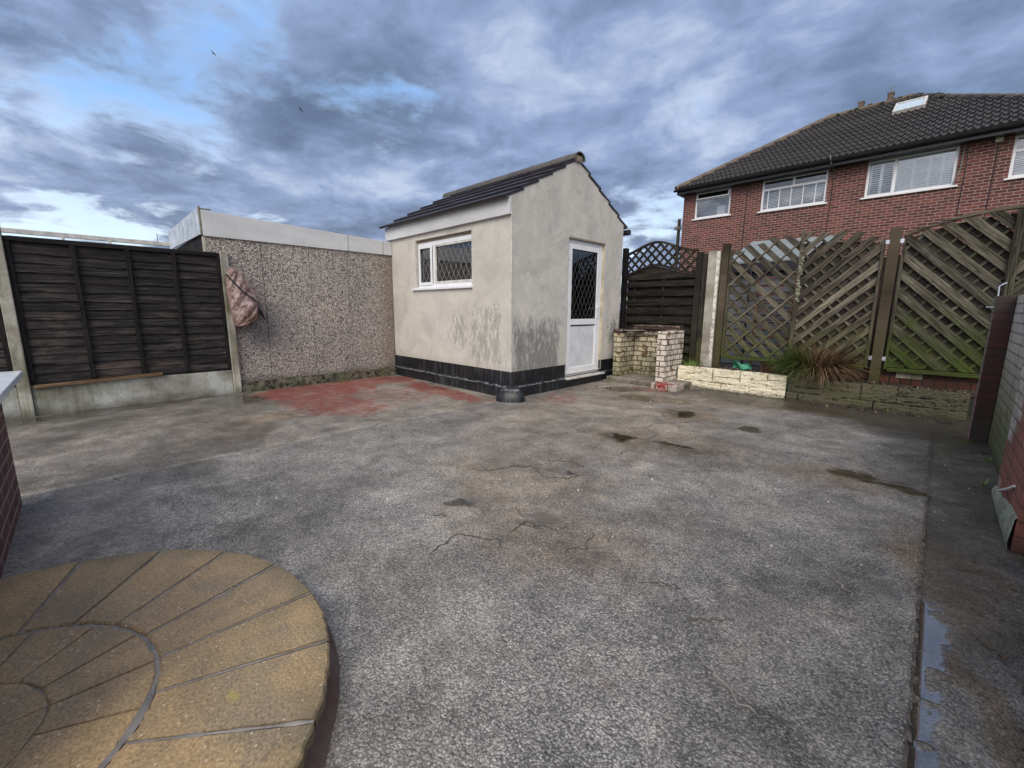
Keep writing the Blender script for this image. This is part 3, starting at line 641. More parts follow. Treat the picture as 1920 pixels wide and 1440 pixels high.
    smooth = mx(smooth, 1.0*blob(-3.15, -.12, .75, .36, -.1, .12)); smooth = mx(smooth, .5*blob(-1.5, 1.9, .9, .8, .3, .6))
    smooth = mx(smooth, .8*sstep(Y+(n1-.5), 5.5, 6.0)); smooth = mx(smooth, (np.abs(X+3.97+(n2-.5)*.04) < .045)*.9)
    # tone of the separate slabs
    tone = .5+(n3-.5)*.35
    tone -= .20*((X > -.48)*(X < -.10)*(Y > 1.90)*(Y < 2.36)*1.0)*sstep(n2, .2, .4); tone += .12*(np.abs(X+3.97+(n2-.5)*.04) < .05)
    tone -= .10*blob(-1.15, 2.1, .6, .35, .6, .3); tone -= .14*blob(-1.3, 1.35, .25, .3, .3, .6); tone += .10*blob(-2.2, .9, 1.0, .9, 0, .7); tone -= .12*left*(Y < 1)
    tone -= (.20-.32*sstep(n1*.5+n2*.5, .42, .66)*(1-sstep(Y, 1.6, 2.6)))*path; tone += .12*blob(-5.0, .4, .3, 1.2, -.1, .6)+.12*blob(-3.2, 3.2, .25, 1.6, .1, .7)
    tone += .25*path*blob(.25, 3.85, .12, .12, 0, .4)+.1*path*(Y < 1.9)*(X > .2)
    Z = (n3-.5)*.012+(n1-.5)*.004
    Z = Z*(1-.0)-wet*.0015-path*.012*sstep(Y, -9, -8)
    Z -= .0
    nx, ny = X.shape
    V = np.stack([X, Y, Z], -1).reshape(-1, 3)
    idx = np.arange(nx*ny).reshape(nx, ny)
    F = np.stack([idx[:-1, :-1], idx[1:, :-1], idx[1:, 1:], idx[:-1, 1:]], -1).reshape(-1, 4)
    me = bpy.data.meshes.new('patio'); me.vertices.add(len(V)); me.vertices.foreach_set('co', V.ravel())
    me.loops.add(F.size); me.loops.foreach_set('vertex_index', F.ravel().astype(np.int32))
    me.polygons.add(len(F)); me.polygons.foreach_set('loop_start', np.arange(0, F.size, 4, dtype=np.int32))
    me.update(calc_edges=True); me.polygons.foreach_set('use_smooth', np.ones(len(F), dtype=bool))
    for nm, ch in (('m1', (red, wet, brown)), ('m2', (smooth, dirt, tone))):
        at = me.attributes.new(nm, 'FLOAT_VECTOR', 'POINT')
        at.data.foreach_set('vector', np.clip(np.stack(ch, -1), 0, 1).reshape(-1).astype(np.float32))
    me.materials.append(MT['ground']); o = bpy.data.objects.new('patio', me); COL.objects.link(o); o['_w'] = (0, 0, 0)
    return structure(o)
patio = yard()
def gz(x, y): return float((vnoise(x, y, .6, 3)-.5)*.012+(vnoise(x, y, 1.3, 1)-.5)*.004) - (.012 if x > .085 else 0)

# cracks and pointed joints: thin ragged strips a few mm above the slab
def strip(mb, pts, wd, lift=.0030, jit=.026, step=.022):
    P = [];
    for a, b in zip(pts[:-1], pts[1:]):
        a, b = np.array(a), np.array(b); L = np.linalg.norm(b-a); k = max(2, int(L/step))
        for i in range(k): P.append(a+(b-a)*i/k)
    P.append(np.array(pts[-1])); n = len(P)
    P = [p+rng.normal(0, jit*.35, 2) for p in P]
    rows = []
    for i, p in enumerate(P):
        tdir = P[min(i+1, n-1)]-P[max(i-1, 0)]; tdir = tdir/(np.linalg.norm(tdir)+1e-9); nn = np.array([-tdir[1], tdir[0]])
        ww = wd*(.35+rng.random()*1.1)*min(1, .25+min(i, n-1-i)*.35)
        rows.append([(*(p+nn*ww/2), gz(*p)+lift), (*(p-nn*ww/2), gz(*p)+lift)])
    mb.grid(rows)
cr = [[(-2.36, 1.89), (-2.21, 1.99), (-2.16, 2.19), (-2.03, 2.27), (-1.85, 2.18), (-1.7, 2.29), (-1.69, 2.44)], [(-2.07, 2.44), (-1.94, 2.54), (-1.86, 2.58), (-1.74, 2.52)], [(-1.73, 2.96), (-1.74, 3.13)],
      [(-2.15, 3.73), (-1.96, 3.86), (-1.99, 4.1), (-1.8, 4.35), (-1.72, 4.47)], [(-1.97, 3.52), (-1.75, 3.52), (-1.79, 3.78), (-1.97, 3.89)], [(-1.57, 3.3), (-1.56, 3.47), (-1.47, 3.5), (-1.18, 3.47)],
      [(-1.48, 1.45), (-1.49, 1.62), (-1.39, 1.65), (-1.31, 1.68), (-1.31, 1.78)], [(-1.15, 1.51), (-1.15, 1.58), (-1.11, 1.64), (-1.16, 1.78), (-1.22, 1.77)], [(-1.63, 1.07), (-1.65, 1.26), (-1.46, 1.38), (-1.38, 1.33)],
      [(-1.97, 1.28), (-1.83, 1.36)], [(-1.67, 1.7), (-1.51, 1.64)], [(-2.04, 4.56), (-2.0, 4.77), (-1.86, 4.8)], [(-1.79, 4.21), (-1.65, 4.09)], [(-2.5, 4.55), (-2.29, 4.77), (-2.02, 4.47)], [(-.78, 1.59), (-.63, 1.68)], [(-.55, 1.51), (-.41, 1.63)],
      [(-3.84, .05), (-3.93, .02), (-3.98, .35)], [(-3.98, 1.15), (-3.97, 1.5)], [(-3.96, 1.9), (-3.97, 2.7)]]
mb = MB()
for c in cr: strip(mb, c, .0075)
for y in (0.9, 1.7, 2.6, 3.4): strip(mb, [(.083, y-.45), (.085, y+.42)], .010, jit=.008)
o = structure(mb.build('ground_crack', MT['crack'], origin=(0, 0, 0)))
mb = MB()
for c in [[(-1.13, 2.19), (-.97, 2.3), (-.83, 2.2), (-.84, 1.97), (-.99, 1.88)], [(-.82, 1.99), (-.67, 1.93)], [(-.83, 2.2), (-.64, 2.31)], [(-.2, 2.23), (-.11, 2.14), (-.1, 1.98), (-.25, 1.9)], [(-.42, 1.36), (-.29, 1.27), (-.21, 1.27)], [(-1.03, 2.9), (-.88, 2.82), (-.72, 2.81)]]:
    strip(mb, c, .009)
structure(mb.build('ground_joint', MT['pale_joint'], origin=(0, 0, 0)))

# loose grit and small stones
mb = MB()
for i in range(260):
    x = rng.uniform(-4.5, .3); y = rng.uniform(.4, 5.9)
    if math.hypot(x+1.6, y+.43) < 1.05: continue
    s = rng.uniform(.002, .005)*(1+(rng.random() < .08)*1.0); q = rng.random(3)*.5+.6; z = gz(x, y)
    a = rng.random()*6.28; ca, sa = math.cos(a)*s, math.sin(a)*s
    mb.obb((x, y, z+s*.4), (ca*q[0], sa*q[0], 0), (-sa*q[1]*.7, ca*q[1]*.7, 0), (0, 0, s*.6*q[2]))
tag(mb.build('loose_grit', simple('pale_grit', (.55, .53, .5), .7, .4, 200), origin=(0, 0, 0), bevel=.001), 'pale grit scattered loosely over the concrete yard', 'grit', kind='stuff')

# ================================================================== CIRCLE PATIO
ccx, ccy, ZT = -1.596, -.43, .10
root = thing('circular_paving', 'raised round step of buff yellow radial paving with cement joints', 'paving circle', (ccx, ccy, 0))
def ringstone(mb, r0, r1, a0, a1, zt=ZT, zb=ZT-.035, seg=14, bev=.006):
    A = [a0+(a1-a0)*i/seg for i in range(seg+1)]
    prof = [(r0, zb), (r0, zt-bev), (r0+bev, zt), (r1-bev, zt), (r1, zt-bev), (r1, zb)] if r0 > 0.01 else [(0.0, zt), (r1-bev, zt), (r1, zt-bev), (r1, zb)]
    rows = []
    for k, a in enumerate(A):
        jr = rng.normal(0, .0022)
        rows.append([(ccx+math.cos(a)*(r+jr), ccy+math.sin(a)*(r+jr), z) for r, z in prof])
    # end faces
    mb.grid([r[::-1] for r in rows])
    for r_, rev in ((rows[0], False), (rows[-1], True)):
        pts = [p for p in r_];
        if r0 <= .01: pts = pts+[(ccx, ccy, zb)]
        mb.quadface(pts if rev else pts[::-1])
mb = MB(); base = R(52.7); j = .009
for k in range(20):
    a0 = base+R(18)*k+j/.75; a1 = base+R(18)*(k+1)-j/.75
    ringstone(mb, .476, .93, a0, a1, zt=ZT+rng.normal(0, .0012))
mb.build('outer_paver_ring', MT['buff'], root, smooth=False)
mb = MB(); base = R(65.5)
for k in range(16):
    a0 = base+R(22.5)*k+.004/.35; a1 = base+R(22.5)*(k+1)-.004/.35
    ringstone(mb, .239, .463, a0, a1, zt=ZT-.001+rng.normal(0, .0008), bev=.004)
mb.build('inner_paver_ring', MT['buff'], root)
mb = MB()
for k in range(4):
    ringstone(mb, 0, .2355, R(88)+R(90)*k+.008, R(88)+R(90)*(k+1)-.008, zt=ZT-.001, bev=.003, seg=10)
mb.build('centre_paver', MT['buff'], root)
mb = MB()   # pointing bed just below the paver faces
rows = []
for r in (0.0, .2, .4, .5, .7, .9, .925):
    rows.append([(ccx+math.cos(a)*r, ccy+math.sin(a)*r, ZT-.0095+.0040*float(vnoise(math.cos(a)*r, math.sin(a)*r, 14, 5)) ) for a in np.linspace(0, 2*math.pi, 121)])
mb.grid(rows[::-1])
mb.build('cement_bed', MT['cement_joint'], root, smooth=True)
mb = MB()   # smeared pointing standing slightly proud around the middle joint
for (r0, aa0, aa1, wd) in ((.469, R(-60), R(75), .016), ):
    rows = []
    for a in np.linspace(aa0, aa1, 90):
        ww = wd*(.15+1.7*float(vnoise(a*.5, 2, 12, 78, 4))**1.2); rows.append([(ccx+math.cos(a)*(r0+k*ww/2), ccy+math.sin(a)*(r0+k*ww/2), ZT+(.0025 if k == 0 else -.0005)) for k in (-1, -.5, 0, .5, 1)])
    mb.grid([r[::-1] for r in rows])
for k in (0, 1, 2, 3, 4, 19, 18, 17):
    a = R(52.7)+R(18)*k; rows = []
    for r in np.linspace(.48, .925, 40):
        ww = .013*(.15+1.5*float(vnoise(r, k, 16, 77, 3))**1.3)*(1.0 if k in (19, 0, 18) else .75); px, py = -math.sin(a), math.cos(a)
        rows.append([(ccx+math.cos(a)*r+px*q*ww/2, ccy+math.sin(a)*r+py*q*ww/2, ZT+(.0014 if q == 0 else -.0012)) for q in (-1, -.5, 0, .5, 1)])
    mb.grid([r[::-1] for r in rows])
mb.build('raised_pointing', MT['cement_joint'], root, smooth=True)
mb = MB()   # brick and mortar riser
rows = []
for (r, z) in ((.905, .066), (.912, .062), (.918, .045), (.930, .020), (.950, .004), (.965, -.01)):
    rows.append([(ccx+math.cos(a)*(r+.006*math.sin(a*37)*.5+.010*(float(vnoise(math.cos(a)*3, math.sin(a)*3, 3, 9))-.5)), ccy+math.sin(a)*(r+.010*(float(vnoise(math.cos(a)*3, math.sin(a)*3, 3, 9))-.5)), z) for a in np.linspace(0, 2*math.pi, 181)])
mb.grid(rows)
riser_m = concrete('circle_riser', (.22, .16, .135), (.17, .085, .07), .3, 9.0, .75, .8)
mb.build('brick_riser', riser_m, root, smooth=True)

# ================================================================== LEFT BRICK GARDEN WALL
root = thing('garden_wall', 'low purple brown brick wall with smooth white coping at the left edge', 'wall', (-3.0, -.55, 0))
mb = MB(); mb.box(-3.765, -1.2, -.60, -.385, -.02, .735); mb.build('brickwork', MT['brown_brick'], root)
mb = MB(); mb.box(-3.79, -1.18, -.64, -.285, .765, .80); mb.box(-3.76, -1.2, -.61, -.34, .735, .765)
mb.build('coping', simple('smooth_white_coping', (.66, .70, .74), .25, .06), root, bevel=.004)

# ================================================================== LEFT FENCE
FX = -6.90
def conc_post(y0, y1, ztop, label, grp, name='fence_post', x0=-6.93, x1=-6.83):
    mb = MB(); mb.prism([(x0, y0, -.05), (x1, y0, -.05), (x1, y1, -.05), (x0, y1, -.05)], (0, 0, ztop+.05), (0, 0, 1))
    o = mb.build(name, MT['conc_post'], bevel=.008); return tag(o, label, 'fence post', grp)
conc_post(-.575, -.480, 2.02, 'tall mottled concrete fence post at the far left of the black panel', 'concrete posts of the black fence')
conc_post(1.385, 1.475, 1.905, 'concrete fence post with the pink bag hanging from it', 'concrete posts of the black fence')
def overlap_panel(y0, y1, zb, zt, label, vis=True):
    root = thing('overlap_fence', label, 'fence', (FX, (y0+y1)/2, 0.0), 'black overlap fence panels')
    mb = MB(); nb = 15; zs = np.linspace(zb+.03, zt-.16, nb); H = zs[1]-zs[0]
    for i, z in enumerate(zs):
        hh = H+.035 if i < nb-1 else .17; rows = []; seed = random.random()*100
        ylist = np.linspace(y0+.03, y1-.03, 60)
        lo = [z+.016*(float(vnoise(y*1.0, seed, 3, 21, 3))-.5)*2 for y in ylist]
        outer = [(FX+.026+.004*(float(vnoise(y, seed+5, 2, 22))-.5), y, l) for y, l in zip(ylist, lo)]
        inner = [(FX+.014, y, l) for y, l in zip(ylist, lo)]
        top = [(FX+.004, y, z+hh) for y in ylist]
        b = len(mb.v); mb.v += outer+inner+top; n = len(ylist); so_ = random.random()*40
        for k in range(n-1):
            for (A, B) in ((0, 2), (1, 0)):
                q = (b+A*n+k, b+A*n+k+1, b+B*n+k+1, b+B*n+k); mb.f.append(q)
                mb.uv.append([(mb.v[t_][1]+so_, mb.v[t_][2]+so_*1.3) for t_ in q])
    mb.build('boards', MT['overlap'], root)
    mb = MB(); mb.box(FX-.03, FX+.045, y0, y1, zt-.045, zt); mb.build('top_rail', MT['fence_dark'], root, bevel=.004)
    mb = MB(); mb.box(FX-.02, FX+.030, y0+.002, y1-.002, zb, zb+.035); mb.build('bottom_rail', MT['fence_dark'], root, bevel=.003)
    for yy in (y0+.022, y1-.022):
        mb = MB(); mb.box(FX-.018, FX+.042, yy-.020, yy+.020, zb+.037, zt-.047); mb.build('side_rail', MT['fence_dark'], root, bevel=.003)
    L = y1-y0
    for k in (.265, .505, .735):
        mb = MB(); yy = y0+L*k; mb.box(FX+.028, FX+.058, yy-.021, yy+.021, zb+.037, zt-.047); mb.build('batten', MT['fence_dark'], root, bevel=.003)
    return root
overlap_panel(-.480, 1.385, .325, 1.885, 'black weathered overlap fence panel between two concrete posts, full width in view')
overlap_panel(-2.45, -.575, .325, 1.885, 'sliver of black fence panel behind the white coping at the left edge')
for y0, y1, lab in ((-.480, 1.385, 'long concrete gravel board under the full black fence panel'), (-2.45, -.575, 'concrete gravel board partly hidden by the brick wall')):
    mb = MB(); mb.box(-6.90, -6.855, y0+.003, y1-.003, -.03, .322); tag(mb.build('gravel_board', MT['gravel_board'], bevel=.006), lab, 'gravel board', 'concrete gravel boards')
mb = MB(); mb.obb((-6.835, .09, .336), (0, .545, .018), (.018, 0, 0), (0, 0, .017)); tag(mb.build('timber_batten', MT['new_timber'], bevel=.002), 'loose pale brown batten lying on the gravel board', 'batten')

# ================================================================== CONCRETE SECTIONAL GARAGE
GY0, GX = 1.215, -6.985
root = thing('garage', 'pebbledashed prefabricated garage with broad white fascia beside the shed', 'garage', (-8.2, 2.6, 0))
seams = [GY0+.04, 1.894, 2.545, 3.145, 3.93]
mb = MB()
for a, b in zip(seams[:-1], seams[1:]):
    mb.box(GX, -6.90, a+.003, b-.003, .13, 2.10)
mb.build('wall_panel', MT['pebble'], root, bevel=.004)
mb = MB(); mb.box(GX, -6.915, GY0+.02, 3.93, .13, 2.10); mb.build('wall_core', MT['dark_void'], root)
rows = []
for yy in np.linspace(1.48, 3.90, 110):
    n_ = float(vnoise(yy, 0, 5, 31)); n2_ = float(vnoise(yy, 3, 9, 32)); rows.append([(-6.905, yy, .14), (-6.895+.01*n_, yy, .125+.02*(n2_-.5)), (-6.875+.035*n_, yy, .09+.03*(n2_-.5)), (-6.865+.05*n2_, yy, .045), (-6.845+.07*n_, yy, -.01)])
mb = MB(); mb.grid(rows)
def footm():
    m, t = newmat('mossy_garage_footing'); p = t.pos(); n = t.noise(p, 12, 6, .7); f = t.noise(p, 40, 5, .7)
    c = t.mix(t.mr(n, .42, .55), (.010, .012, .007), (.11, .10, .075)); c = t.mix(t.mr(f, .6, .68, 0, .6), c, (.22, .21, .17)); c = t.mix(t.mr(t.noise(p, 5, 5, .6), .5, .6, 0, .6), c, (.05, .055, .025))
    finish(t, c, .85, t.bump(n, 1.0, .03), .3); return m
MT['footing'] = footm()
mb.build('footing', MT['footing'], root, smooth=True)
mb = MB()  # tapered fascia along the side
pts = [(-6.90, GY0+.02, 2.092), (-6.90, 3.930, 2.086), (-6.90, 3.930, 2.303), (-6.90, GY0+.02, 2.410)]
mb.prism(pts, (.025, 0, 0), (0, 1, 0)); mb.build('side_fascia', MT['fascia'], root, bevel=.003)
for q in (3.150, 3.760):
    mb = MB(); mb.box(-6.876, -6.872, q, q+.012, 2.09, 2.33 if q < 3.5 else 2.308); mb.build('fascia_joint', MT['lead'], root)
mb = MB(); mb.prism([(-6.925, GY0, 2.115), (-9.55, GY0, 2.155), (-9.55, GY0, 2.455), (-6.925, GY0, 2.445)], (0, .025, 0), (1, 0, 0)); mb.build('front_fascia', MT['galv'], root, bevel=.003)
mb = MB(); mb.box(-6.92, -6.885, GY0-.004, GY0+.016, 2.10, 2.455); mb.box(-6.90, -6.87, GY0+.0, GY0+.13, 2.418, 2.432); mb.build('corner_strip', MT['lichen'], root, bevel=.003)
mb = MB(); mb.box(-9.4, GX, GY0+.045, 3.9, 2.12, 2.15); mb.build('roof_sheet', MT['grey_paint'], root)
mb = MB()
for k in range(34): mb.box(-9.35+k*.07, -9.35+k*.07+.05, GY0+.03, GY0+.05, .1, 2.13)
mb.box(-9.4, -6.99, GY0+.05, GY0+.07, .1, 2.12); mb.build('front_cladding', MT['fence_dark'], root)
mb = MB(); mb.box(-6.985, -6.90, GY0+.015, GY0+.04, 0, 2.09); mb.build('corner_post', MT['conc_post'], root)
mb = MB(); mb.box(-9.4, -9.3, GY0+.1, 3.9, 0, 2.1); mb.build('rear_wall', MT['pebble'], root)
# dead creeper stems at the wall foot
mb = MB()
for s0 in ((3.12, .14), (3.2, .10), (3.45, .08), (3.6, .05), (3.75, .12)):
    for k in range(4):
        y, z = s0; x = -6.86; pts = [(x, y, z)]
        dy, dz = random.uniform(-.07, .09), random.uniform(-.03, .015)
        for q in range(4): x += random.uniform(-.003, .035); y += dy; z = max(.012, z+dz*(1 if q else 2)); dz -= .008; pts.append((x, y, z))
        mb.tube(pts, [.006, .005, .004, .003, .002], 5)
tag(mb.build('dead_creeper', MT['twig']), 'dead brown creeper stems at the foot of the pebbledash wall', 'creeper')

# white gutter of the building beyond the fence
root = thing('outbuilding', 'long white gutter and edge of a building beyond the black fence', 'outbuilding', (-10, -1.5, 0))
mb = MB(); mb.box(-9.06, -9.0, -6, 1.16, 2.150, 2.213); mb.build('gutter', MT['upvc_dirty'], root, bevel=.006)
mb = MB(); mb.box(-9.075, -9.02, -6, 1.16, 2.02, 2.118); mb.build('fascia_board', MT['fascia'], root)
for q in (-.07, .42):
    mb = MB(); mb.box(-9.04, -8.985, q, q+.03, 2.06, 2.16); mb.build('gutter_bracket', MT['upvc_dirty'], root)
mb = MB(); mb.box(-11, -9.10, -6, 1.14, 0, 2.11); mb.build('wall', MT['upvc_dirty'], root)
mb = MB(); mb.tube([(-9.0, 1.0, 2.2), (-9.0, 1.0, 2.33)], .004, 5); mb.build('rod', MT['black_plastic'], root)

# ================================================================== SHED
SX0, SX1, SY0, SY1 = -7.0, -3.945, 3.94, 6.585
EAV, RIDGE, MIDY = 2.575, 3.285, 5.26
shed = thing('garden_shed', 'small cream rendered shed with black plinth and dark tiled gable roof', 'shed', ((SX0+SX1)/2, (SY0+SY1)/2, 0))
def cellwall(mb, us, vs, hole, mp, depth, inward):
    us = sorted(us); vs = sorted(vs)
    for a, b in zip(us[:-1], us[1:]):
        for c, d_ in zip(vs[:-1], vs[1:]):
            um, vm = (a+b)/2, (c+d_)/2
            if any(h[0] < um < h[1] and h[2] < vm < h[3] for h in hole): continue
            mb.quadface([mp(a, c, 0), mp(b, c, 0), mp(b, d_, 0), mp(a, d_, 0)])
    for h in hole:
        a, b, c, d_ = h
        mb.quadface([mp(a, c, 0), mp(a, d_, 0), mp(a, d_, depth), mp(a, c, depth)]); mb.quadface([mp(b, d_, 0), mp(b, c, 0), mp(b, c, depth), mp(b, d_, depth)])
        mb.quadface([mp(b, c, 0), mp(a, c, 0), mp(a, c, depth), mp(b, c, depth)]); mb.quadface([mp(a, d_, 0), mp(b, d_, 0), mp(b, d_, depth), mp(a, d_, depth)])
WX0, WX1, WZ0, WZ1 = -6.155, -4.735, 1.495, 2.255
DY0, DY1, DZ0, DZ1 = 5.110, 6.065, .150, 2.225
mb = MB()
cellwall(mb, [SX0, WX0, WX1, SX1], [.353, WZ0, WZ1, EAV], [(WX0, WX1, WZ0, WZ1)], lambda u, v, d_: (u, SY0+d_, v), .09, 1)
cellwall(mb, [SY0, DY0, DY1, SY1], [.353, DZ1, EAV], [], lambda u, v, d_: (SX1-d_, u, v), .07, 1)
mbw = mb; mb = MB()
cellwall(mb, [SX0, WX0, WX1, SX1], [.353, WZ0, WZ1, EAV], [(WX0, WX1, WZ0, WZ1)], lambda u, v, d_: (u, SY0+d_, v), .09, 1)
mb.quadface([(SX0, SY1, 0), (SX0, SY0, 0), (SX0, SY0, EAV), (SX0, SY1, EAV)]); mb.quadface([(SX1, SY1, 0), (SX0, SY1, 0), (SX0, SY1, EAV), (SX1, SY1, EAV)])
mb.build('window_wall', MT['render'], shed)
mb = MB()
cellwall(mb, [SY0, DY0, DY1, SY1], [.353, DZ1, EAV], [(DY0, DY1, .2, DZ1)], lambda u, v, d_: (SX1-d_, u, v), .07, 1)
mb.quadface([(SX1, SY0, EAV), (SX1, SY1, EAV), (SX1, MIDY, RIDGE)])
mb.build('gable_wall', MT['render'], shed)
mb = MB(); mb.quadface([(SX0, SY1, EAV), (SX0, SY0, EAV), (SX0, MIDY, RIDGE)]); mb.build('rear_gable', MT['render'], shed)
mb = MB(); mb.box(SX1-.006, SX1+.006, SY0-.006, SY0+.006, .353, EAV-.2); mb.build('corner_bead', MT['upvc_dirty'], shed, bevel=.003)
# plinth with projecting lower course
mb = MB(); mb.prism([(SX0, SY0+.004, 0), (SX1-.004, SY0+.004, 0), (SX1-.004, DY0, 0), (SX1-.05, DY0, 0), (SX1-.05, SY0+.05, 0), (SX0, SY0+.05, 0)], (0, 0, .352), (1, 0, 0)); mb.build('plinth', MT['plinth'], shed, bevel=.006)
mb = MB(); mb.box(SX1-.05, SX1-.004, DY1, SY1, 0, .352); mb.build('plinth', MT['plinth'], shed, bevel=.006)
mb = MB(); mb.prism([(SX0+.01, SY0-.035, -.02), (SX0+.01, SY0+.003, -.02), (SX1+.001, SY0+.003, -.02), (SX1+.001, DY0-.03, -.02), (SX1+.035, DY0-.03, -.02), (SX1+.035, SY0-.035, -.02)], (0, 0, .168), (1, 0, 0)); mb.build('plinth_step', MT['plinth'], shed, bevel=.010)
mb = MB(); mb.box(SX1-.06, SX1+.030, DY0-.029, DY1+.04, -.02, .118); mb.build('door_step', MT['plinth'], shed, bevel=.006)
# lump of bitumen-coated concrete at the corner
rows = []
for i in range(9):
    t_ = i/8; z = .185*math.cos(t_*math.pi/2)**.9-.006*t_; rr = .015+.150*math.sin(t_*math.pi/2)**1.15*(1+.10*t_)
    rows.append([(-3.868+math.cos(a)*rr*1.05*(1+.12*math.sin(3*a+1)), 3.862+math.sin(a)*rr*(1+.10*math.sin(2*a)), z) for a in np.linspace(0, 2*math.pi, 28, endpoint=False)])
mb = MB(); mb.grid(rows[::-1], closeu=True); mb.quadface(rows[0]); mb.build('corner_lump', MT['plinth'], shed, smooth=True)
# fascia board
mb = MB(); mb.prism([(SX0-.02, SY0-.045, 2.335), (SX1+.002, SY0-.045, 2.345), (SX1+.002, SY0-.045, 2.582), (SX0-.02, SY0-.045, 2.548)], (0, .043, 0), (1, 0, 0)); mb.build('fascia', MT['fascia'], shed, bevel=.003)
# window
WF = SY0+.045
wroot = MB()
def frame_rect(mb, x0, x1, z0, z1, wd, y0, y1, top=None, bot=None):
    top = top or wd; bot = bot or wd
    mb.box(x0, x0+wd, y0, y1, z0, z1); mb.box(x1-wd, x1, y0, y1, z0, z1)
    mb.box(x0+wd, x1-wd, y0, y1, z0, z0+bot); mb.box(x0+wd, x1-wd, y0, y1, z1-top, z1)
frame_rect(wroot, WX0+.012, WX1+.03, WZ0+.022, WZ1-.045, .045, WF, WF+.05, top=.06, bot=.05)
wroot.box(-5.735, -5.675, WF, WF+.05, WZ0+.072, WZ1-.105)
win = wroot.build('window', MT['upvc'], shed, bevel=.005)
mb = MB(); frame_rect(mb, WX0+.035, -5.742, WZ0+.055, 2.165, .047, WF-.014, WF-.001); mb.build('casement', MT['upvc'], win, bevel=.004)
mb = MB(); frame_rect(mb, -5.680, WX1+.02, WZ0+.073, WZ1-.105, .032, WF-.004, WF+.02); mb.build('glazing_bead', MT['upvc_dirty'], win, bevel=.004)
mb = MB(); frame_rect(mb, WX0+.0815, -5.7885, WZ0+.1015, 2.1185, .005, WF+.012, WF+.019); mb.build('gasket', MT['black_plastic'], win)
mb = MB(); frame_rect(mb, -5.6485, WX1-.011, WZ0+.1045, 2.1185, .005, WF+.014, WF+.0205); mb.build('gasket', MT['black_plastic'], win)
mb = MB(); mb.box(WX0+.08, -5.79, WF+.02, WF+.024, WZ0+.10, 2.12); mb.build('pane', MT['glass'], win)
mb = MB(); mb.box(-5.65, WX1, WF+.022, WF+.026, WZ0+.10, 2.12); mb.build('pane', MT['glass'], win)
def clip_seg(p, q, x0, x1, z0, z1):
    t0, t1 = 0, 1; dx, dz = q[0]-p[0], q[1]-p[1]
    for pp, qq in ((-dx, p[0]-x0), (dx, x1-p[0]), (-dz, p[1]-z0), (dz, z1-p[1])):
        if pp == 0:
            if qq < 0: return None
        else:
            r = qq/pp
            if pp < 0: t0 = max(t0, r)
            else: t1 = min(t1, r)
    if t0 >= t1: return None
    return (p[0]+dx*t0, p[1]+dz*t0), (p[0]+dx*t1, p[1]+dz*t1)
def diamonds(mb, x0, x1, z0, z1, dx, dz, mp, wd=.0042, n=(0, -1, 0)):
    k = -40
    for k in range(-40, 40):
        for sgn in (1, -1):
            p = (x0+k*dx, z0); q = (x0+k*dx+sgn*dx*20, z0+dz*20)
            s_ = clip_seg(p, q, x0, x1, z0, z1)
            if s_: mb.beam(mp(*s_[0], sgn), mp(*s_[1], sgn), wd, .0016, n)
mb = MB(); mp = lambda u, v, s_: (u, WF+.0180-.0009*s_, v)
diamonds(mb, WX0+.082, -5.792, WZ0+.102, 2.118, .118, .20, mp); mp = lambda u, v, s_: (u, WF+.0195-.0009*s_, v)
diamonds(mb, -5.645, WX1-.0, WZ0+.105, 2.118, .118, .20, mp); mb.build('leading', MT['lead'], win)
mb = MB(); mb.box(WX0-.085, WX1+.02, SY0-.040, WF+.03, WZ0-.022, WZ0+.010); mb.box(WX0, WX1, SY0+.012, WF+.01, WZ0+.011, WZ0+.023); mb.build('sill', MT['upvc'], win, bevel=.003)
mb = MB(); mb.box(WX0, WX1, SY0+.05, SY0+.088, WZ1-.044, WZ1-.001); mb.build('lintel_gap', MT['mortar'], win)
# door
DF = SX1-.045
m_ = MB()
def frame_rect_y(mb, y0, y1, z0, z1, wd, x0, x1, top=None, bot=None):
    top = top or wd; bot = bot or wd
    mb.box(x0, x1, y0, y0+wd, z0, z1); mb.box(x0, x1, y1-wd, y1, z0, z1)
    mb.box(x0, x1, y0+wd, y1-wd, z0, z0+bot); mb.box(x0, x1, y0+wd, y1-wd, z1-top, z1)
frame_rect_y(m_, DY0+.012, DY1-.008, DZ0+.005, DZ1-.022, .05, DF-.05, DF, bot=.03)
door = m_.build('door', MT['upvc'], shed, bevel=.005)
mb = MB(); LY0, LY1, LZ0, LZ1 = DY0+.066, DY1-.062, DZ0+.040, DZ1-.076
frame_rect_y(mb, LY0, LY1, LZ0, LZ1, .082, DF-.042, DF+.008, bot=.10); mb.box(DF-.042, DF+.008, LY0+.082, LY1-.082, .945, 1.035); mb.build('door_leaf', MT['upvc'], door, bevel=.006)
mb = MB(); mb.box(DF-.02, DF-.010, LY0+.083, LY1-.083, LZ0+.101, .944); mb.build('lower_panel', simple('scuffed_white_panel', (.62, .64, .67), .4, .12, 5, .05, 20), door)
mb = MB(); mb.box(DF-.0095, DF-.008, LY0+.085, LY1-.085, .925, .944); mb.build('panel_gasket', MT['black_plastic'], door)
mb = MB(); frame_rect_y(mb, LY0+.0825, LY1-.0825, 1.0355, LZ1-.1005+.018, .006, DF-.014, DF-.004); mb.build('gasket', MT['black_plastic'], door)
for hz in (.36, 1.15, 1.95):
    mb = MB(); mb.tube([(DF+.012, LY0+.004, hz-.045), (DF+.012, LY0+.004, hz+.045)], .009, 8); mb.build('hinge', MT['upvc'], door)
mb = MB(); mb.box(DF-.020, DF-.015, LY0+.083, LY1-.083, 1.036, LZ1-.083); mb.build('pane', glassm('door_glass', (.25, .28, .30), 1.1), door)
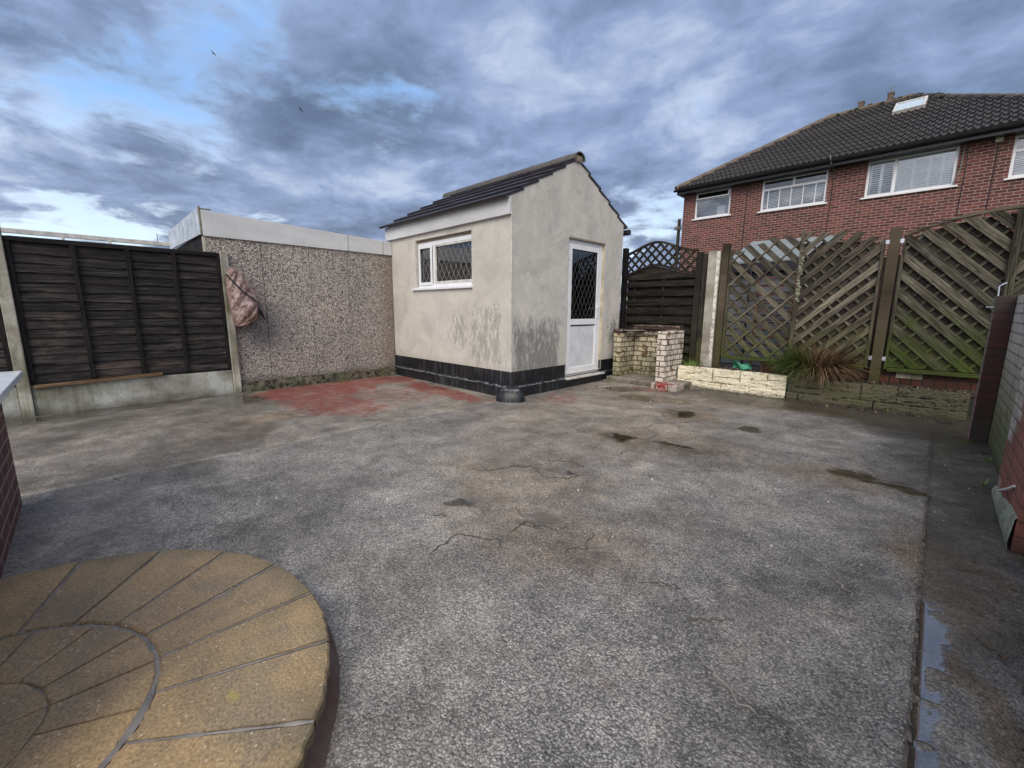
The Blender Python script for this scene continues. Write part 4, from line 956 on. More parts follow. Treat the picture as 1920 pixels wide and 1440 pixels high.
mb = MB(); diamonds(mb, LY0+.083, LY1-.083, 1.036, LZ1-.083, .102, .185, lambda u, v, s_: (DF-.0125-.0009*s_, u, v), .0042, (1, 0, 0)); mb.build('leading', simple('dull_lead_strip', (.085, .09, .095), .5, .1), door)
mb = MB(); mb.obb((DF+.014, LY1-.040, 1.16), (0, 0, .11), (0, .015, 0), (.006, 0, 0)); mb.tube([(DF+.018, LY1-.040, 1.205), (DF+.055, LY1-.040, 1.205), (DF+.058, LY1-.06, 1.205), (DF+.056, LY1-.155, 1.203)], .009, 8); mb.tube([(DF+.018, LY1-.040, 1.11), (DF+.027, LY1-.040, 1.11)], .009, 8); mb.build('handle', MT['upvc'], door, bevel=.002)
mb = MB(); mb.box(SX1-.05, SX1+.058, DY0-.005, DY1+.055, .119, .147); mb.build('sill', MT['upvc_dirty'], door, bevel=.004)
mb = MB(); mb.box(SX1-.066, SX1-.002, DY0-.0, DY1+.0, DZ1-.021, DZ1-.001); mb.build('drip_gap', MT['mortar'], door)
mb = MB(); mb.box(SX1-.07, SX1-.003, DY1-.007, DY1+.001, .353, DZ1-.022); mb.build('reveal_strip', simple('cream_reveal', (.50, .44, .33), .8, .2, 8), door)
# dark inside
mb = MB(); mb.quadface([(SX0+.1, SY1-.1, .1), (SX1-.12, SY1-.1, .1), (SX1-.12, SY1-.1, 2.5), (SX0+.1, SY1-.1, 2.5)]); mb.quadface([(SX0+.1, SY0+.15, 2.5), (SX1-.12, SY0+.15, 2.5), (SX1-.12, SY1-.1, 2.5), (SX0+.1, SY1-.1, 2.5)])
mb.quadface([(SX0+.1, SY0+.15, .1), (SX1-.12, SY0+.15, .1), (SX1-.12, SY1-.1, .1), (SX0+.1, SY1-.1, .1)]); mb.quadface([(SX0+.1, SY0+.15, .1), (SX0+.1, SY1-.1, .1), (SX0+.1, SY1-.1, 2.5), (SX0+.1, SY0+.15, 2.5)]); mb.build('interior_lining', MT['dark_void'], shed)
# roof: five courses of flat interlocking tiles per side
def roofside(sgn):
    mb = MB(); e = Vector((0, MIDY-sgn*1.42, 2.528)); r = Vector((0, MIDY-sgn*.02, 3.285)); sl_ = (r-e); L = sl_.length; sl_.normalize()
    nrm = Vector((0, -sgn*abs(sl_.z), abs(sl_.y))).normalized(); nc = 5; ex = L/nc; x0, x1 = -7.06, SX1+.012
    for i in range(nc):
        nt = 10; tw = (x1-x0)/nt; off = (i % 2)*tw*.5
        xs = [x0+k*tw+off for k in range(-1, nt+1)]
        for xa in xs:
            a, b = max(xa, x0), min(xa+tw-.002, x1)
            if b-a < .03: continue
            jit = random.uniform(-.002, .002); p0 = e+sl_*(i*ex-.012); p1 = e+sl_*((i+1)*ex+.03)
            # tile slopes less steeply than the roof so each tail stands proud
            c0 = p0+nrm*(.045+jit); c1 = p1+nrm*(.012+jit); th = .034
            ax = Vector(((b-a)/2, 0, 0)); al = (c1-c0)/2; nn_ = ax.cross(al).normalized()*(th/2)
            if nn_.z < 0: nn_ = -nn_
            mb.obb(Vector(((a+b)/2, 0, 0))+(c0+c1)/2-nn_, ax, al, nn_)
    return mb, e, sl_, ex, nrm
for sgn in (1, -1):
    mb, e, sl_, ex, nrm = roofside(sgn); mb.build('roof_slope', MT['shed_tile'], shed, bevel=.003)
    for i in range(5):   # mortar bedding under each tile at the verge
        mb = MB(); c = e+sl_*(ex*(i+.42)); mb.obb(Vector((SX1+.001, 0, 0))+c+nrm*.006, (0.006, 0, 0), sl_*ex*.40, nrm*.011)
        mb.build('verge_mortar', MT['render'] if i not in (0, 3) else MT['mortar'], shed, bevel=.004)
mb = MB(); xs = np.linspace(-7.04, SX1+.045, 8)
for a, b in zip(xs[:-1], xs[1:]):
    rows = []
    for x_, rr in ((a, .112), (a+.02, .116), (b-.03, .112), (b+.008, .118)):
        rows.append([(x_, MIDY+math.cos(q)*rr, 3.285+math.sin(q)*rr*.80) for q in np.linspace(R(-8), R(188), 15)])
    mb.grid(rows)
    rows2 = [[(x_, MIDY+(y-MIDY)*.86, 3.285+(z-3.285)*.86) for x_, y, z in r_][::-1] for r_ in (rows[0], rows[-1])]; mb.grid(rows2)
    for r_, q_ in ((rows[-1], rows2[-1]), (rows[0], rows2[0])): mb.grid([r_, q_[::-1]])
mb.build('ridge_tiles', MT['ridge_tile'], shed, smooth=False)
mb = MB(); mb.box(SX1-.03, SX1+.03, MIDY-.085, MIDY+.085, 3.245, 3.34); mb.build('ridge_mortar', MT['mortar'], shed, bevel=.02)
mb = MB(); mb.tube([(SX0, SY1+.07, 2.47), (SX1+.08, SY1+.07, 2.46)], .045, 10); mb.build('rear_gutter', MT['black_plastic'], shed)
mb = MB(); mb.box(SX1-.3, SX1-.01, SY1+.002, SY1+.03, 2.40, 2.56); mb.build('rear_fascia', MT['black_plastic'], shed)

# ================================================================== HANGING BAG on the fence post
import mathutils
bag = thing('hanging_bag', 'crumpled pinkish brown sack with black strap hanging on the concrete post', 'bag', (-6.78, 1.6, .93))
Rw = np.array([list(CX), list(CY), list(Fw)])
def pX(x, y, X):
    dd = Rw.T@np.array([(x-960)/f_px, (y-720)/f_px, 1.]); return np.array([0, 0, CAMH])+X/dd[0]*dd
rowsd = [(330, 250, 290), (380, 215, 360), (430, 188, 445), (520, 193, 478), (610, 198, 560), (700, 204, 630), (790, 220, 655), (870, 238, 675), (950, 258, 692), (1020, 275, 695), (1090, 292, 690), (1150, 305, 620), (1195, 316, 540), (1218, 325, 420)]
rowsi = []
ys_ = np.linspace(330, 1218, 100); Lk = np.interp(ys_, [r[0] for r in rowsd], [r[1] for r in rowsd]); Rk = np.interp(ys_, [r[0] for r in rowsd], [r[2] for r in rowsd])
for yy, l, r in zip(ys_, Lk, Rk):
    pl = pX(400+l/8, 460+yy/8, -6.76); pr = pX(400+r/8, 460+yy/8, -6.76); c = (pl+pr)/2; hw = np.linalg.norm(pr-pl)/2; row = []
    dirn = (pr-pl)/(2*hw)
    for q in np.linspace(0, 2*math.pi, 96, endpoint=False):
        u, dpt = math.cos(q), math.sin(q)
        wr = .055*(abs(float(vnoise(u*.8+yy/330, dpt*.5+yy/500, 2.0, 41, 2, .5))-.5)*2-.3)+.020*(abs(float(vnoise(yy/260-u*.6, u*1.1+yy/300, 2.2, 44, 2, .5))-.5)*2-.3)
        th = (.055+.075*min(1, (yy-330)/700))*min(1, hw/.06)
        row.append((c[0]+dpt*(th)*(1)+ (wr if dpt > 0 else 0), c[1]+dirn[1]*u*hw+dpt*.0, c[2]+dirn[2]*u*hw+wr*.3))
    rowsi.append(row)
mb = MB(); mb.grid(rowsi, closeu=True); mb.quadface(rowsi[-1]); mb.quadface(rowsi[0][::-1])
def bagm():
    m, t = newmat('pinkish_brown_tarpaulin'); p = t.pos(); n = t.noise(p, 8, 5, .6, 1.0)
    c = t.ramp(n, [(.3, (.13, .080, .070)), (.5, (.27, .185, .170)), (.7, (.46, .35, .33))]); z = t.sep(p)[2]
    c = t.mix(t.mr(t.math('ADD', z, t.math('MULTIPLY', n, .2)), 1.1, 1.3, .75, 0), c, (.13, .068, .05))
    finish(t, c, .42, t.bump(t.noise(t.vmul(p, (1, 1.6, 1)), 8, 4, .5, 1.6), .8, .03), .5); return m
sk_ = mb.build('sack', bagm(), bag, smooth=True)
mb = MB()
def bp_(x, y, X=-6.65): return tuple(pX(400+x/8, 460+y/8, X))
for A, B in (((185, 430), (440, 690)), ((440, 690), (700, 885))): mb.beam(bp_(*A), bp_(*B), .018, .006, (1, 0, 0))
mb.tube([bp_(320, 1217, -6.70), bp_(430, 1222, -6.66), bp_(560, 1185, -6.65), (bp_(690, 1090, -6.67)), bp_(685, 980, -6.66), bp_(655, 880, -6.65)], .007, 6)
mb.tube([bp_(680, 930, -6.68), bp_(720, 1010, -6.72), bp_(775, 1120, -6.80)], [.01, .022, .006], 6)
mb.build('strap', MT['black_plastic'], bag)
mb = MB(); mb.tube([bp_(100, 180, -6.82), bp_(170, 270, -6.80), bp_(240, 335, -6.76), bp_(300, 360, -6.74)], .008, 6); mb.build('cord', MT['grey_paint'], bag)

# ================================================================== RETAINING WALLS AND BED
def stonewall(name, x0, x1, mat, label, y=6.62, zt=.315, seed=0):
    st = .010; xs = np.arange(x0, x1+st/2, st); zs = np.arange(-.01, zt+.001, st)
    X, Z = np.meshgrid(xs, zs, indexing='ij')
    # block layout: lower course .10 high, upper course made of long stones with strata
    rel = np.zeros_like(X)+.5
    lower = Z < .105
    groove = np.minimum(np.abs(Z-.105)/.008, 1); r2 = np.random.default_rng(seed); edges = [x0]
    while edges[-1] < x1: edges.append(edges[-1]+r2.uniform(.24, .42))
    for e_ in edges: groove = np.minimum(groove, np.where(~lower, np.clip(np.abs(X-e_)/.006, 0, 1), 1))
    for k in range(len(edges)-1):
        if r2.random() < .6:
            zz_ = .105+r2.uniform(.07, .14); sel = (X > edges[k]) & (X < edges[k+1]) & ~lower
            groove = np.where(sel, np.minimum(groove, np.abs(Z-zz_)/.007), groove)
    for e_ in edges: groove = np.minimum(groove, np.where(lower, np.clip(np.abs(X-e_-.13)/.006, 0, 1), 1))
    rough_ = vnoise(X*1.0+.6*vnoise(X, Z, 9, 81), Z*2.0, 14, 51+seed, 4, .6)
    fine_ = vnoise(X, Z*1.6, 55, 71+seed, 3, .6); d_ = (rough_-.5)*.022+(fine_-.5)*.008+np.minimum(groove, 1)*.014
    rel = np.clip(.05+(rough_-.5)*1.0+(fine_-.5)*.35+np.minimum(groove, 1)*.52, 0, 1)
    Y = y-d_+.0
    Zb = Z.copy(); rows = [[(X[i, j], Y[i, j], Zb[i, j]) for j in range(X.shape[1])]+[(X[i, 0], y+.10, zt-.003)] for i in range(X.shape[0])]
    mb = MB(); mb.grid(rows); o = mb.build(name, mat, smooth=False)
    at = o.data.attributes.new('relief', 'FLOAT', 'POINT'); vals = np.concatenate([rel, rel[:, -1:]], 1).reshape(-1); at.data.foreach_set('value', vals.astype(np.float32))
    return tag(o, label, 'retaining wall', 'stone faced walls edging the plant bed')
stonewall('retaining_wall', -2.86, -1.362, MT['stone_cream'], 'cream painted stone faced retaining wall beside the small brick barbecue', seed=3)
stonewall('retaining_wall', -1.345, .335, MT['stone_moss'], 'dark mossy unpainted stone faced retaining wall below the grass clump', y=6.63, zt=.305, seed=5)
xs = np.arange(-2.9, .5, .04); ysx = np.arange(6.63, 7.5, .04)
rows = [[(x, y, .275+.04*(float(vnoise(x, y, 5, 61))-.5)+.02*sstep(y, 6.7, 7.0)) for y in ysx] for x in xs]
mb = MB(); mb.grid([r for r in rows][::1]); o = structure(mb.build('soil', MT['soil'], smooth=True, origin=(0, 0, 0)))
mb = MB()
for i in range(1500):
    x = rng.uniform(-2.85, .32); y = rng.uniform(6.64, 7.05) if rng.random() < .85 else rng.uniform(6.45, 6.6); z = .275+.04*(float(vnoise(x, y, 5, 61))-.5)+.02 if y > 6.62 else gz(x, y)+.006
    s = rng.uniform(.008, .028); a = rng.random()*6.28; tl = rng.normal(0, .4); u = Vector((math.cos(a), math.sin(a), tl)).normalized()*s; v_ = Vector((-math.sin(a), math.cos(a), rng.normal(0, .3))).normalized()*s*.45
    c = Vector((x, y, z+rng.random()*.012)); mb.quadface([c-u, c-v_+u*.1+Vector((0, 0, s*.2)), c+u, c+v_+u*.1])
for i in range(500):   # bits at the shed/barbecue foot and along walls
    k = rng.random()
    if k < .45: x, y = rng.uniform(-3.86, -2.5), rng.uniform(5.75, 6.15)
    elif k < .7: x, y = rng.uniform(-6.85, -6.6), rng.uniform(1.5, 3.9)
    else: x, y = rng.uniform(.25, .5), rng.uniform(1.6, 5.5)
    s = rng.uniform(.004, .014); a = rng.random()*6.28; u = Vector((math.cos(a), math.sin(a), rng.normal(0, .3)))*s; v_ = Vector((-math.sin(a), math.cos(a), .2))*s*.5; c = Vector((x, y, gz(x, y)+.004+rng.random()*.006))
    mb.quadface([c-u, c-v_, c+u, c+v_])
tag(mb.build('leaf_litter', MT['litter'], origin=(0, 0, 0)), 'brown leaf litter in the bed and along the wall feet', 'leaf litter', kind='stuff')
# low brick edging behind the bed, under the trellis panels
root = thing('edging_wall', 'dark red brick edging under the diagonal fence panels', 'edging', (-.7, 7.05, .25))
mb = MB(); mb.box(-1.80, .5, 7.035, 7.13, .2, .455); mb.build('brickwork', MT['edging_brick'], root, bevel=.004)
mb = MB(); mb.box(-.30, -.06, 7.022, 7.034, .37, .445); mb.build('pale_brick', MT['conc_post'], root)
# torn green plastic
mb = MB(); pts = [[(-2.14+u*.25, 6.90+.03*math.sin(u*7+v*3), .31+v*.12+.02*math.sin(u*9)-(.05*u*v)) for v in np.linspace(0, 1, 5)] for u in np.linspace(0, 1, 9)]
mb.grid(pts); o = mb.build('plastic_sheet', MT['teal']); o.modifiers.new('s', 'SOLIDIFY').thickness = .004; tag(o, 'torn green plastic lying in the bed below the open trellis', 'plastic scrap')

# grass clump
def blades(mb, cx, cy, z0, n, L0, L1, spread, rad, wd=.006, flop=1.0):
    for i in range(n):
        a = random.random()*6.283; rr = rad*math.sqrt(random.random())*.45; L = random.uniform(L0, L1); tilt = (random.random()**.6)*spread
        d0 = Vector((math.cos(a), math.sin(a), 0)); p = Vector((cx, cy, z0))+d0*rr; ang = R(90)-tilt*.45; side = Vector((-math.sin(a), math.cos(a), 0)); w_ = wd*random.uniform(.6, 1.2); tw = random.uniform(-.6, .6)
        rows = []; ns = 6; bend = tilt*random.uniform(.6, 1.4)*flop
        for k in range(ns+1):
            t_ = k/ns; ww = w_*(1-t_**2.2)+.0005
            sv = side*math.cos(tw)+Vector((0, 0, 1))*math.sin(tw)*.5
            rows.append([tuple(p-sv*ww), tuple(p+sv*ww)])
            p = p+(d0*math.cos(ang)+Vector((0, 0, 1))*math.sin(ang))*(L/ns); ang -= bend/ns*(1+t_)
            if p.z < z0-.16: p.z = z0-.16
        mb.grid(rows)
root = thing('grass_clump', 'large shaggy green and brown ornamental grass clump in the bed', 'plant', (-1.10, 6.86, .28))
mb = MB(); blades(mb, -1.12, 6.90, .28, 2200, .32, .60, 1.50, .44, .0040); blades(mb, -1.10, 6.84, .28, 700, .28, .50, 1.95, .40, .0036); mb.build('leaves', MT['blades'], root); mb = MB(); blades(mb, -1.02, 6.86, .30, 420, .28, .52, 2.1, .44, .0038, 1.1); mb.build('dead_leaves', MT['litter'], root)
mb = MB(); blades(mb, -1.36, 6.86, .28, 260, .22, .46, 1.3, .20, .0045); mb.build('green_leaves', MT['green_blades'], root)
mb = MB(); blades(mb, -2.72, 6.78, .29, 90, .06, .16, 1.0, .28, .004); tag(mb.build('grass_tuft', MT['green_blades']), 'small bright green grass tuft beside the barbecue', 'grass tuft')
mb = MB(); blades(mb, .42, 1.25, 0, 40, .03, .09, 1.2, .2, .004); tag(mb.build('weed', MT['green_blades']), 'tiny green weed at the foot of the right hand wall', 'weed')

for k, (x, y, a, L) in enumerate([(-1.06, 1.76, 1.9, .09), (-.62, 1.02, .5, .05), (.27, 2.15, 2.2, .16), (.33, 1.95, 1.6, .14), (-2.02, 1.02, .9, .04), (.20, 2.75, .4, .12), (-1.2, .78, 2.6, .04)]):
    mb = MB(); mb.tube([(x, y, gz(x, y)+.006), (x+math.cos(a)*L*.5+.008, y+math.sin(a)*L*.5, gz(x, y)+.010), (x+math.cos(a+.3)*L, y+math.sin(a+.3)*L, gz(x, y)+.006)], [.0022, .0018, .0008], 5)
    tag(mb.build('twig', MT['twig']), ['pale bent twig on the concrete in the middle of the yard', 'short thin twig on the concrete towards the bottom of the picture', 'long twig lying beside the side path puddle near the right wall', 'twig by the dark foot of the right wall, nearest the weed', 'tiny curved stem lying between the round paving and the stains', 'twig on the side path beside the near brick pier', 'small stem on the aggregate right of the round paving'][k], 'twig', 'twigs dropped on the yard')

mb = MB()
for x, y, n_, r_ in [(-6.80, 1.7, 14, .06), (-6.80, 2.9, 18, .09), (-6.78, 3.6, 16, .1), (.40, 5.0, 10, .05), (.36, 4.3, 8, .05), (.30, 5.6, 12, .06), (-3.7, 5.98, 14, .10), (-2.45, 6.5, 16, .07), (-1.35, 6.57, 10, .04), (-.3, 6.57, 8, .05)]:
    blades(mb, x, y, gz(x, y), n_, .025, .075, 1.4, r_, .0028)
tag(mb.build('wall_foot_weeds', MT['green_blades'], origin=(0, 0, 0)), 'small weeds growing along the feet of the walls', 'weeds', kind='stuff')

# ================================================================== BARBECUE
bbq = thing('brick_barbecue', 'small U shaped brick barbecue with flaking cream paint beside the shed', 'barbecue', (-3.3, 6.4, 0))
mb = MB(); mb.box(-3.86, -2.62, 6.12, 6.95, -.02, .085); mb.build('base_slab', MT['conc_old'], bbq, bevel=.015)
mb = MB(); mb.box(-2.995, -2.60, 5.995, 6.30, -.02, .092); mb.build('front_step', MT['red_paint_brick'], bbq, bevel=.012)
mb = MB(); mb.box(-3.825, -3.695, 6.25, 6.80, .086, .80); mb.build('left_pier', MT['bbq_brick'], bbq, bevel=.008)
mb = MB(); mb.box(-3.694, -3.032, 6.70, 6.80, .086, .835); mb.build('back_wall', MT['bbq_brick'], bbq, bevel=.008)
mb = MB(); mb.box(-3.031, -2.885, 6.20, 6.82, .086, .86); mb.build('right_pier', MT['bbq_white'], bbq, bevel=.008)
mb = MB(); mb.box(-3.84, -3.68, 6.24, 6.45, .801, .865); mb.build('pier_cap', MT['cap_brick'], bbq, bevel=.010)
mb = MB(); mb.box(-3.70, -2.90, 6.66, 6.83, .862, .935); mb.build('back_cap', MT['cap_brick'], bbq, bevel=.010)
mb = MB(); mb.box(-3.715, -3.0, 6.665, 6.695, .77, .80); mb.box(-3.69, -3.5, 6.3, 6.69, .835, .850); mb.build('ledge', MT['conc_old'], bbq, bevel=.006)
# small rubble around
for k, (x, y, s, lab) in enumerate([(-2.50, 6.42, .085, 'cream cement lump between the barbecue step and the retaining wall'), (-3.80, 6.02, .05, 'little stone at the shed end of the barbecue base')]):
    rows = []
    for i in range(7):
        ph = math.pi/2*(1-i/6)
        rows.append([(x+math.cos(q)*math.cos(ph)*s*(1.2+.3*math.sin(3*q+k)), y+math.sin(q)*math.cos(ph)*s*(.9+.25*math.sin(2*q+1+k)), math.sin(ph)*s*.6*(1+.2*math.sin(q*2))) for q in np.linspace(0, 2*math.pi, 18, endpoint=False)])
    mb = MB(); mb.grid(rows[::-1], closeu=True); tag(mb.build('rubble', MT['conc_old']), lab, 'rubble')
mb = MB(); mb.tube([(-3.52+.06*math.cos(a)*(1+.5*math.sin(a)), 5.52+.10*math.sin(a), gz(-3.5, 5.5)+.01+.012*math.sin(2*a)) for a in np.linspace(.3, 5.0, 16)], .003, 6); tag(mb.build('wire_loop', simple('white_wire', (.7, .68, .62), .5)), 'loose white wire loop on the concrete near the shed door', 'wire')

# ================================================================== RIGHT FENCE
FY = 7.0
def clip_poly(poly, region):
    out = poly; n = len(region)
    for i in range(n):
        a, b = region[i], region[(i+1) % n]; inp = out; out = []
        side = lambda p: (b[0]-a[0])*(p[1]-a[1])-(b[1]-a[1])*(p[0]-a[0])
        for k in range(len(inp)):
            p, q = inp[k], inp[(k+1) % len(inp)]; sp, sq = side(p), side(q)
            if sp >= 0: out.append(p)
            if (sp >= 0) != (sq >= 0):
                t_ = sp/(sp-sq); out.append((p[0]+(q[0]-p[0])*t_, p[1]+(q[1]-p[1])*t_))
        if len(out) < 3: return None
    return out
def slats(mb, reg, slope, pitch_v, wd, y0, th, phase=0, jitter=.0, regf=None):
    """diagonal boards clipped to convex region (x,z); slope +1 '/' or -1 '\\'"""
    xs_ = [p[0] for p in reg]; zs_ = [p[1] for p in reg]; xm = min(xs_); dx = max(xs_)-xm
    z = min(zs_)-dx*1.2-pitch_v+phase
    while z < max(zs_)+dx*1.2+pitch_v:
        c = z+random.uniform(-jitter, jitter); h = wd/2*math.sqrt(2)*random.uniform(.93, 1.05); e = .1; tl = slope*random.uniform(.985, 1.02)
        if slope < 0: A = c+dx; B = c
        else: A = c; B = c+dx
        sl2 = (B-A)/dx*abs(tl)
        poly = [(xm-e, A-h-sl2*e), (xm+dx+e, A+sl2*(dx+e)-h), (xm+dx+e, A+sl2*(dx+e)+h), (xm-e, A+h-sl2*e)]
        r_ = regf() if regf else reg
        pc = clip_poly(poly, r_)
        if pc:
            yy = y0+random.uniform(-.002, .002)
            mb.prism([(p[0], yy, p[1]) for p in pc], (0, th, 0), (1, 0, sl2))
        z += pitch_v
def arch(x, xc, hw, zbase, rise): return zbase+rise*(1-((x-xc)/hw)**2)
def half_region(x0, x1, zb, xc, hw, zbase, rise, n=8, jit=0):
    j_ = random.uniform(-jit, jit*1.2); top = [(x, arch(x, xc, hw, zbase, rise)+j_) for x in np.linspace(x1, x0, n)]
    return [(x0, zb), (x1, zb)]+top
# open-left chevron panel
xa, xb = -2.36, -.585; xm_ = -1.44; zb = .50
pan = thing('trellis_panel', 'arched diagonal slat fence panel, its left half open like a trellis', 'fence panel', ((xa+xb)/2, FY, .45), 'diagonal slat fence panels')
mb = MB(); rf = lambda: half_region(xa+.03, xm_, zb, xm_, .93, 2.05, .17, jit=.05)
slats(mb, half_region(xa+.03, xm_, zb, xm_, .93, 2.05, .17), -1, .195, .078, FY+.022, .014, .03, .004, rf); mb.build('back_boards', MT['trellis'], pan)
mb = MB(); slats(mb, half_region(xa+.03, xm_, zb, xm_, .93, 1.98, .17), 1, .335, .024, FY, .020, .12, .02); mb.build('lattice_battens', MT['trellis'], pan)
mb = MB(); rf = lambda: half_region(xm_, xb-.03, zb, xm_, .93, 2.05, .16, jit=.035)
slats(mb, half_region(xm_, xb-.03, zb, xm_, .93, 2.05, .17), 1, .200, .074, FY-.004, .014, .02, .006, rf); mb.build('front_boards', MT['trellis'], pan)
mb = MB(); slats(mb, half_region(xm_, xb-.03, zb, xm_, .93, 2.00, .17), -1, .175, .030, FY+.0115, .020, .05, .012); mb.build('cross_battens', MT['trellis'], pan)
mb = MB(); slats(mb, half_region(xm_, xb-.03, zb, xm_, .93, 1.98, .10), 1, .200, .066, FY+.034, .014, .122, .012); mb.build('rear_boards', MT['backboard'], pan)
mb = MB(); mb.box(xm_-.022, xm_+.022, FY-.035, FY-.008, zb-.03, 2.24); mb.build('centre_batten', MT['trellis'], pan, bevel=.003)
mb = MB(); mb.box(xa, xa+.032, FY-.012, FY+.045, zb-.03, 2.06); mb.build('side_rail', MT['trellis'], pan, bevel=.003)
mb = MB(); mb.box(xb-.03, xb, FY-.022, FY+.045, zb-.03, 2.03); mb.build('side_rail', MT['trellis'], pan, bevel=.003)
mb = MB(); mb.box(xa+.033, xb-.031, FY-.03, FY+.04, zb-.055, zb-.01); mb.build('bottom_rail', MT['trellis_green'], pan, bevel=.004)
# lichen crust on the centre batten
mb = MB()
for i in range(60):
    z = random.gauss(1.65, .22); x = xm_+random.uniform(.0, .035); s = random.uniform(.006, .018)
    mb.obb((x, FY-.036-random.random()*.01, z), (s, 0, 0), (0, s*.5, s*.4), (0, -s*.4, s*.7))
mb.build('lichen', MT['lichen'], pan, bevel=.003)['kind'] = 'stuff'
# right chevron panel
xa, xb = -.425, 1.375; xm_ = .475; zb = .50
pan = thing('trellis_panel', 'arched diagonal slat fence panel with bright green algae beside the brick pier', 'fence panel', (.47, FY, .45), 'diagonal slat fence panels')
mb = MB(); slats(mb, half_region(xa+.03, xm_, zb, xm_, .92, 2.03, .20), -1, .212, .088, FY-.004, .016, .02, .004); slats(mb, half_region(xm_, xb-.03, zb, xm_, .92, 2.03, .20), 1, .212, .088, FY-.004, .016, .02, .004); mb.build('front_boards', MT['trellis_green'], pan)
mb = MB(); slats(mb, half_region(xa+.03, xm_, zb, xm_, .92, 2.0, .20), 1, .172, .030, FY+.0135, .020, .05, .006); slats(mb, half_region(xm_, xb-.03, zb, xm_, .92, 2.0, .20), -1, .172, .030, FY+.0135, .02, .05, .006); mb.build('cross_battens', MT['trellis_green'], pan)
mb = MB(); slats(mb, half_region(xa+.03, xm_, zb, xm_, .92, 2.0, .20), -1, .212, .072, FY+.036, .014, .125, .01); slats(mb, half_region(xm_, xb-.03, zb, xm_, .92, 2.0, .20), 1, .212, .072, FY+.036, .014, .125, .01); mb.build('rear_boards', MT['backboard'], pan)
mb = MB(); rows = []
for x in np.linspace(xa, xb, 40):
    z = arch(x, xm_, .92, 2.04, .20); rows.append([(x, FY-.02, z), (x, FY+.05, z), (x, FY+.05, z+.030), (x, FY-.02, z+.030)])
mb.grid(rows, closeu=True); mb.build('arched_top_rail', MT['trellis'], pan)
mb = MB(); mb.box(xm_-.045, xm_+.03, FY-.042, FY-.010, zb-.03, 2.22); mb.build('centre_batten', MT['trellis_green'], pan, bevel=.003)
mb = MB(); mb.box(xa, xa+.03, FY-.022, FY+.05, zb-.03, 2.04); mb.build('side_rail', MT['trellis_green'], pan, bevel=.003)
mb = MB(); mb.box(xa+.031, xb, FY-.03, FY+.05, zb-.055, zb-.01); mb.build('bottom_rail', MT['trellis_green'], pan, bevel=.004)
# posts
def wpost(x0, x1, zt, lab, mat=None, y0=FY-.045, y1=FY+.045, grp='timber posts of the slatted fence', zb=.22):
    mb = MB(); mb.prism([(x0, y0, zb), (x1, y0, zb), (x1, y1, zb), (x0, y1, zb)], (0, 0, zt-zb), (0, 0, 1)); return tag(mb.build('timber_post', mat or MT['post_wood'], bevel=.005), lab, 'fence post', grp)
wpost(-2.458, -2.365, 2.17, 'brown timber post just right of the white streaked concrete post')
midpost = wpost(-.552, -.447, 2.165, 'brown and green timber post between the two slatted panels with small metal clips')
wpost(-2.84, -2.752, 2.08, 'dark timber post at the right side of the lattice topped panel', MT['dark_panel'])
wpost(-4.16, -4.08, 2.26, 'blackened timber post just behind the shed corner', MT['fence_dark'])
mb = MB(); mb.prism([(-2.655, FY-.055, .2), (-2.475, FY-.055, .2), (-2.475, FY+.05, .2), (-2.655, FY+.05, .2)], (0, 0, 1.87), (0, 0, 1)); o = mb.build('concrete_post', MT['conc_post'], bevel=.008)
tag(o, 'wide grey green concrete post with a white edge in the right fence', 'fence post')
mb = MB(); mb.box(-2.523, -2.478, FY-.062, FY-.056, .32, 2.06); c_ = mb.build('white_edge', simple('flaked_whitewash', (.62, .60, .54), .8, .4, 25), o)
mb = MB(); mb.box(-2.745, -2.665, FY-.03, FY+.03, .25, 2.05); tag(mb.build('filler_board', MT['backboard'], bevel=.003), 'narrow grey board filling the gap left of the concrete post', 'board')
mb = MB()
k = 0
for x, z, lab in ((-.563, 2.00, 'upper left'), (-.432, 2.00, 'upper right'), (-.563, .60, 'lower left'), (-.432, .60, 'lower right')):
    mb = MB(); mb.obb((x, FY-.047, z), (.018, 0, 0), (0, 0, .024), (0, .0018, 0)); mb.obb((x, FY-.050, z), (.004, 0, 0), (0, 0, .004), (0, .002, 0))
    midpost['_w'] = tuple(midpost.location); mb.build('metal_clip', MT['steel'], midpost, bevel=.001)
# dark hit and miss panel with lattice arch
xa, xb = -4.07, -2.845; 
pan = thing('lattice_panel', 'dark brown horizontal board fence panel with arched lattice top behind the barbecue', 'fence panel', (-3.45, FY, .3))
mb = MB(); z = .33; k = 0
while z < 1.70:
    mb.box(xa+.0, xb, FY-.012, FY+.006, z, z+.092); z += .155
mb.build('front_boards', MT['dark_panel'], pan, bevel=.003)
mb = MB(); z = .25
while z < 1.70: mb.box(xa, xb, FY+.032, FY+.048, z, z+.09); z += .155
mb.build('rear_boards', MT['dark_panel'], pan)
mb = MB()
for x in (-3.92, -3.38): mb.box(x-.022, x+.022, FY+.007, FY+.031, .3, 1.72)
mb.build('uprights', MT['dark_panel'], pan)
xc_ = -3.55; lo = lambda x: 1.735+.175*math.exp(-((x-xc_)/.42)**2); hi = lambda x: 2.075+.215*math.exp(-((x-xc_)/.45)**2)
for nm, fn, th in (('arched_mid_rail', lo, .042), ('arched_top_rail', hi, .036)):
    rows = [[(x, FY-.024, fn(x)), (x, FY+.03, fn(x)), (x, FY+.03, fn(x)+th), (x, FY-.024, fn(x)+th)] for x in np.linspace(xa, xb, 50)]
    mb = MB(); mb.grid(rows, closeu=True); mb.build(nm, MT['dark_panel'], pan)
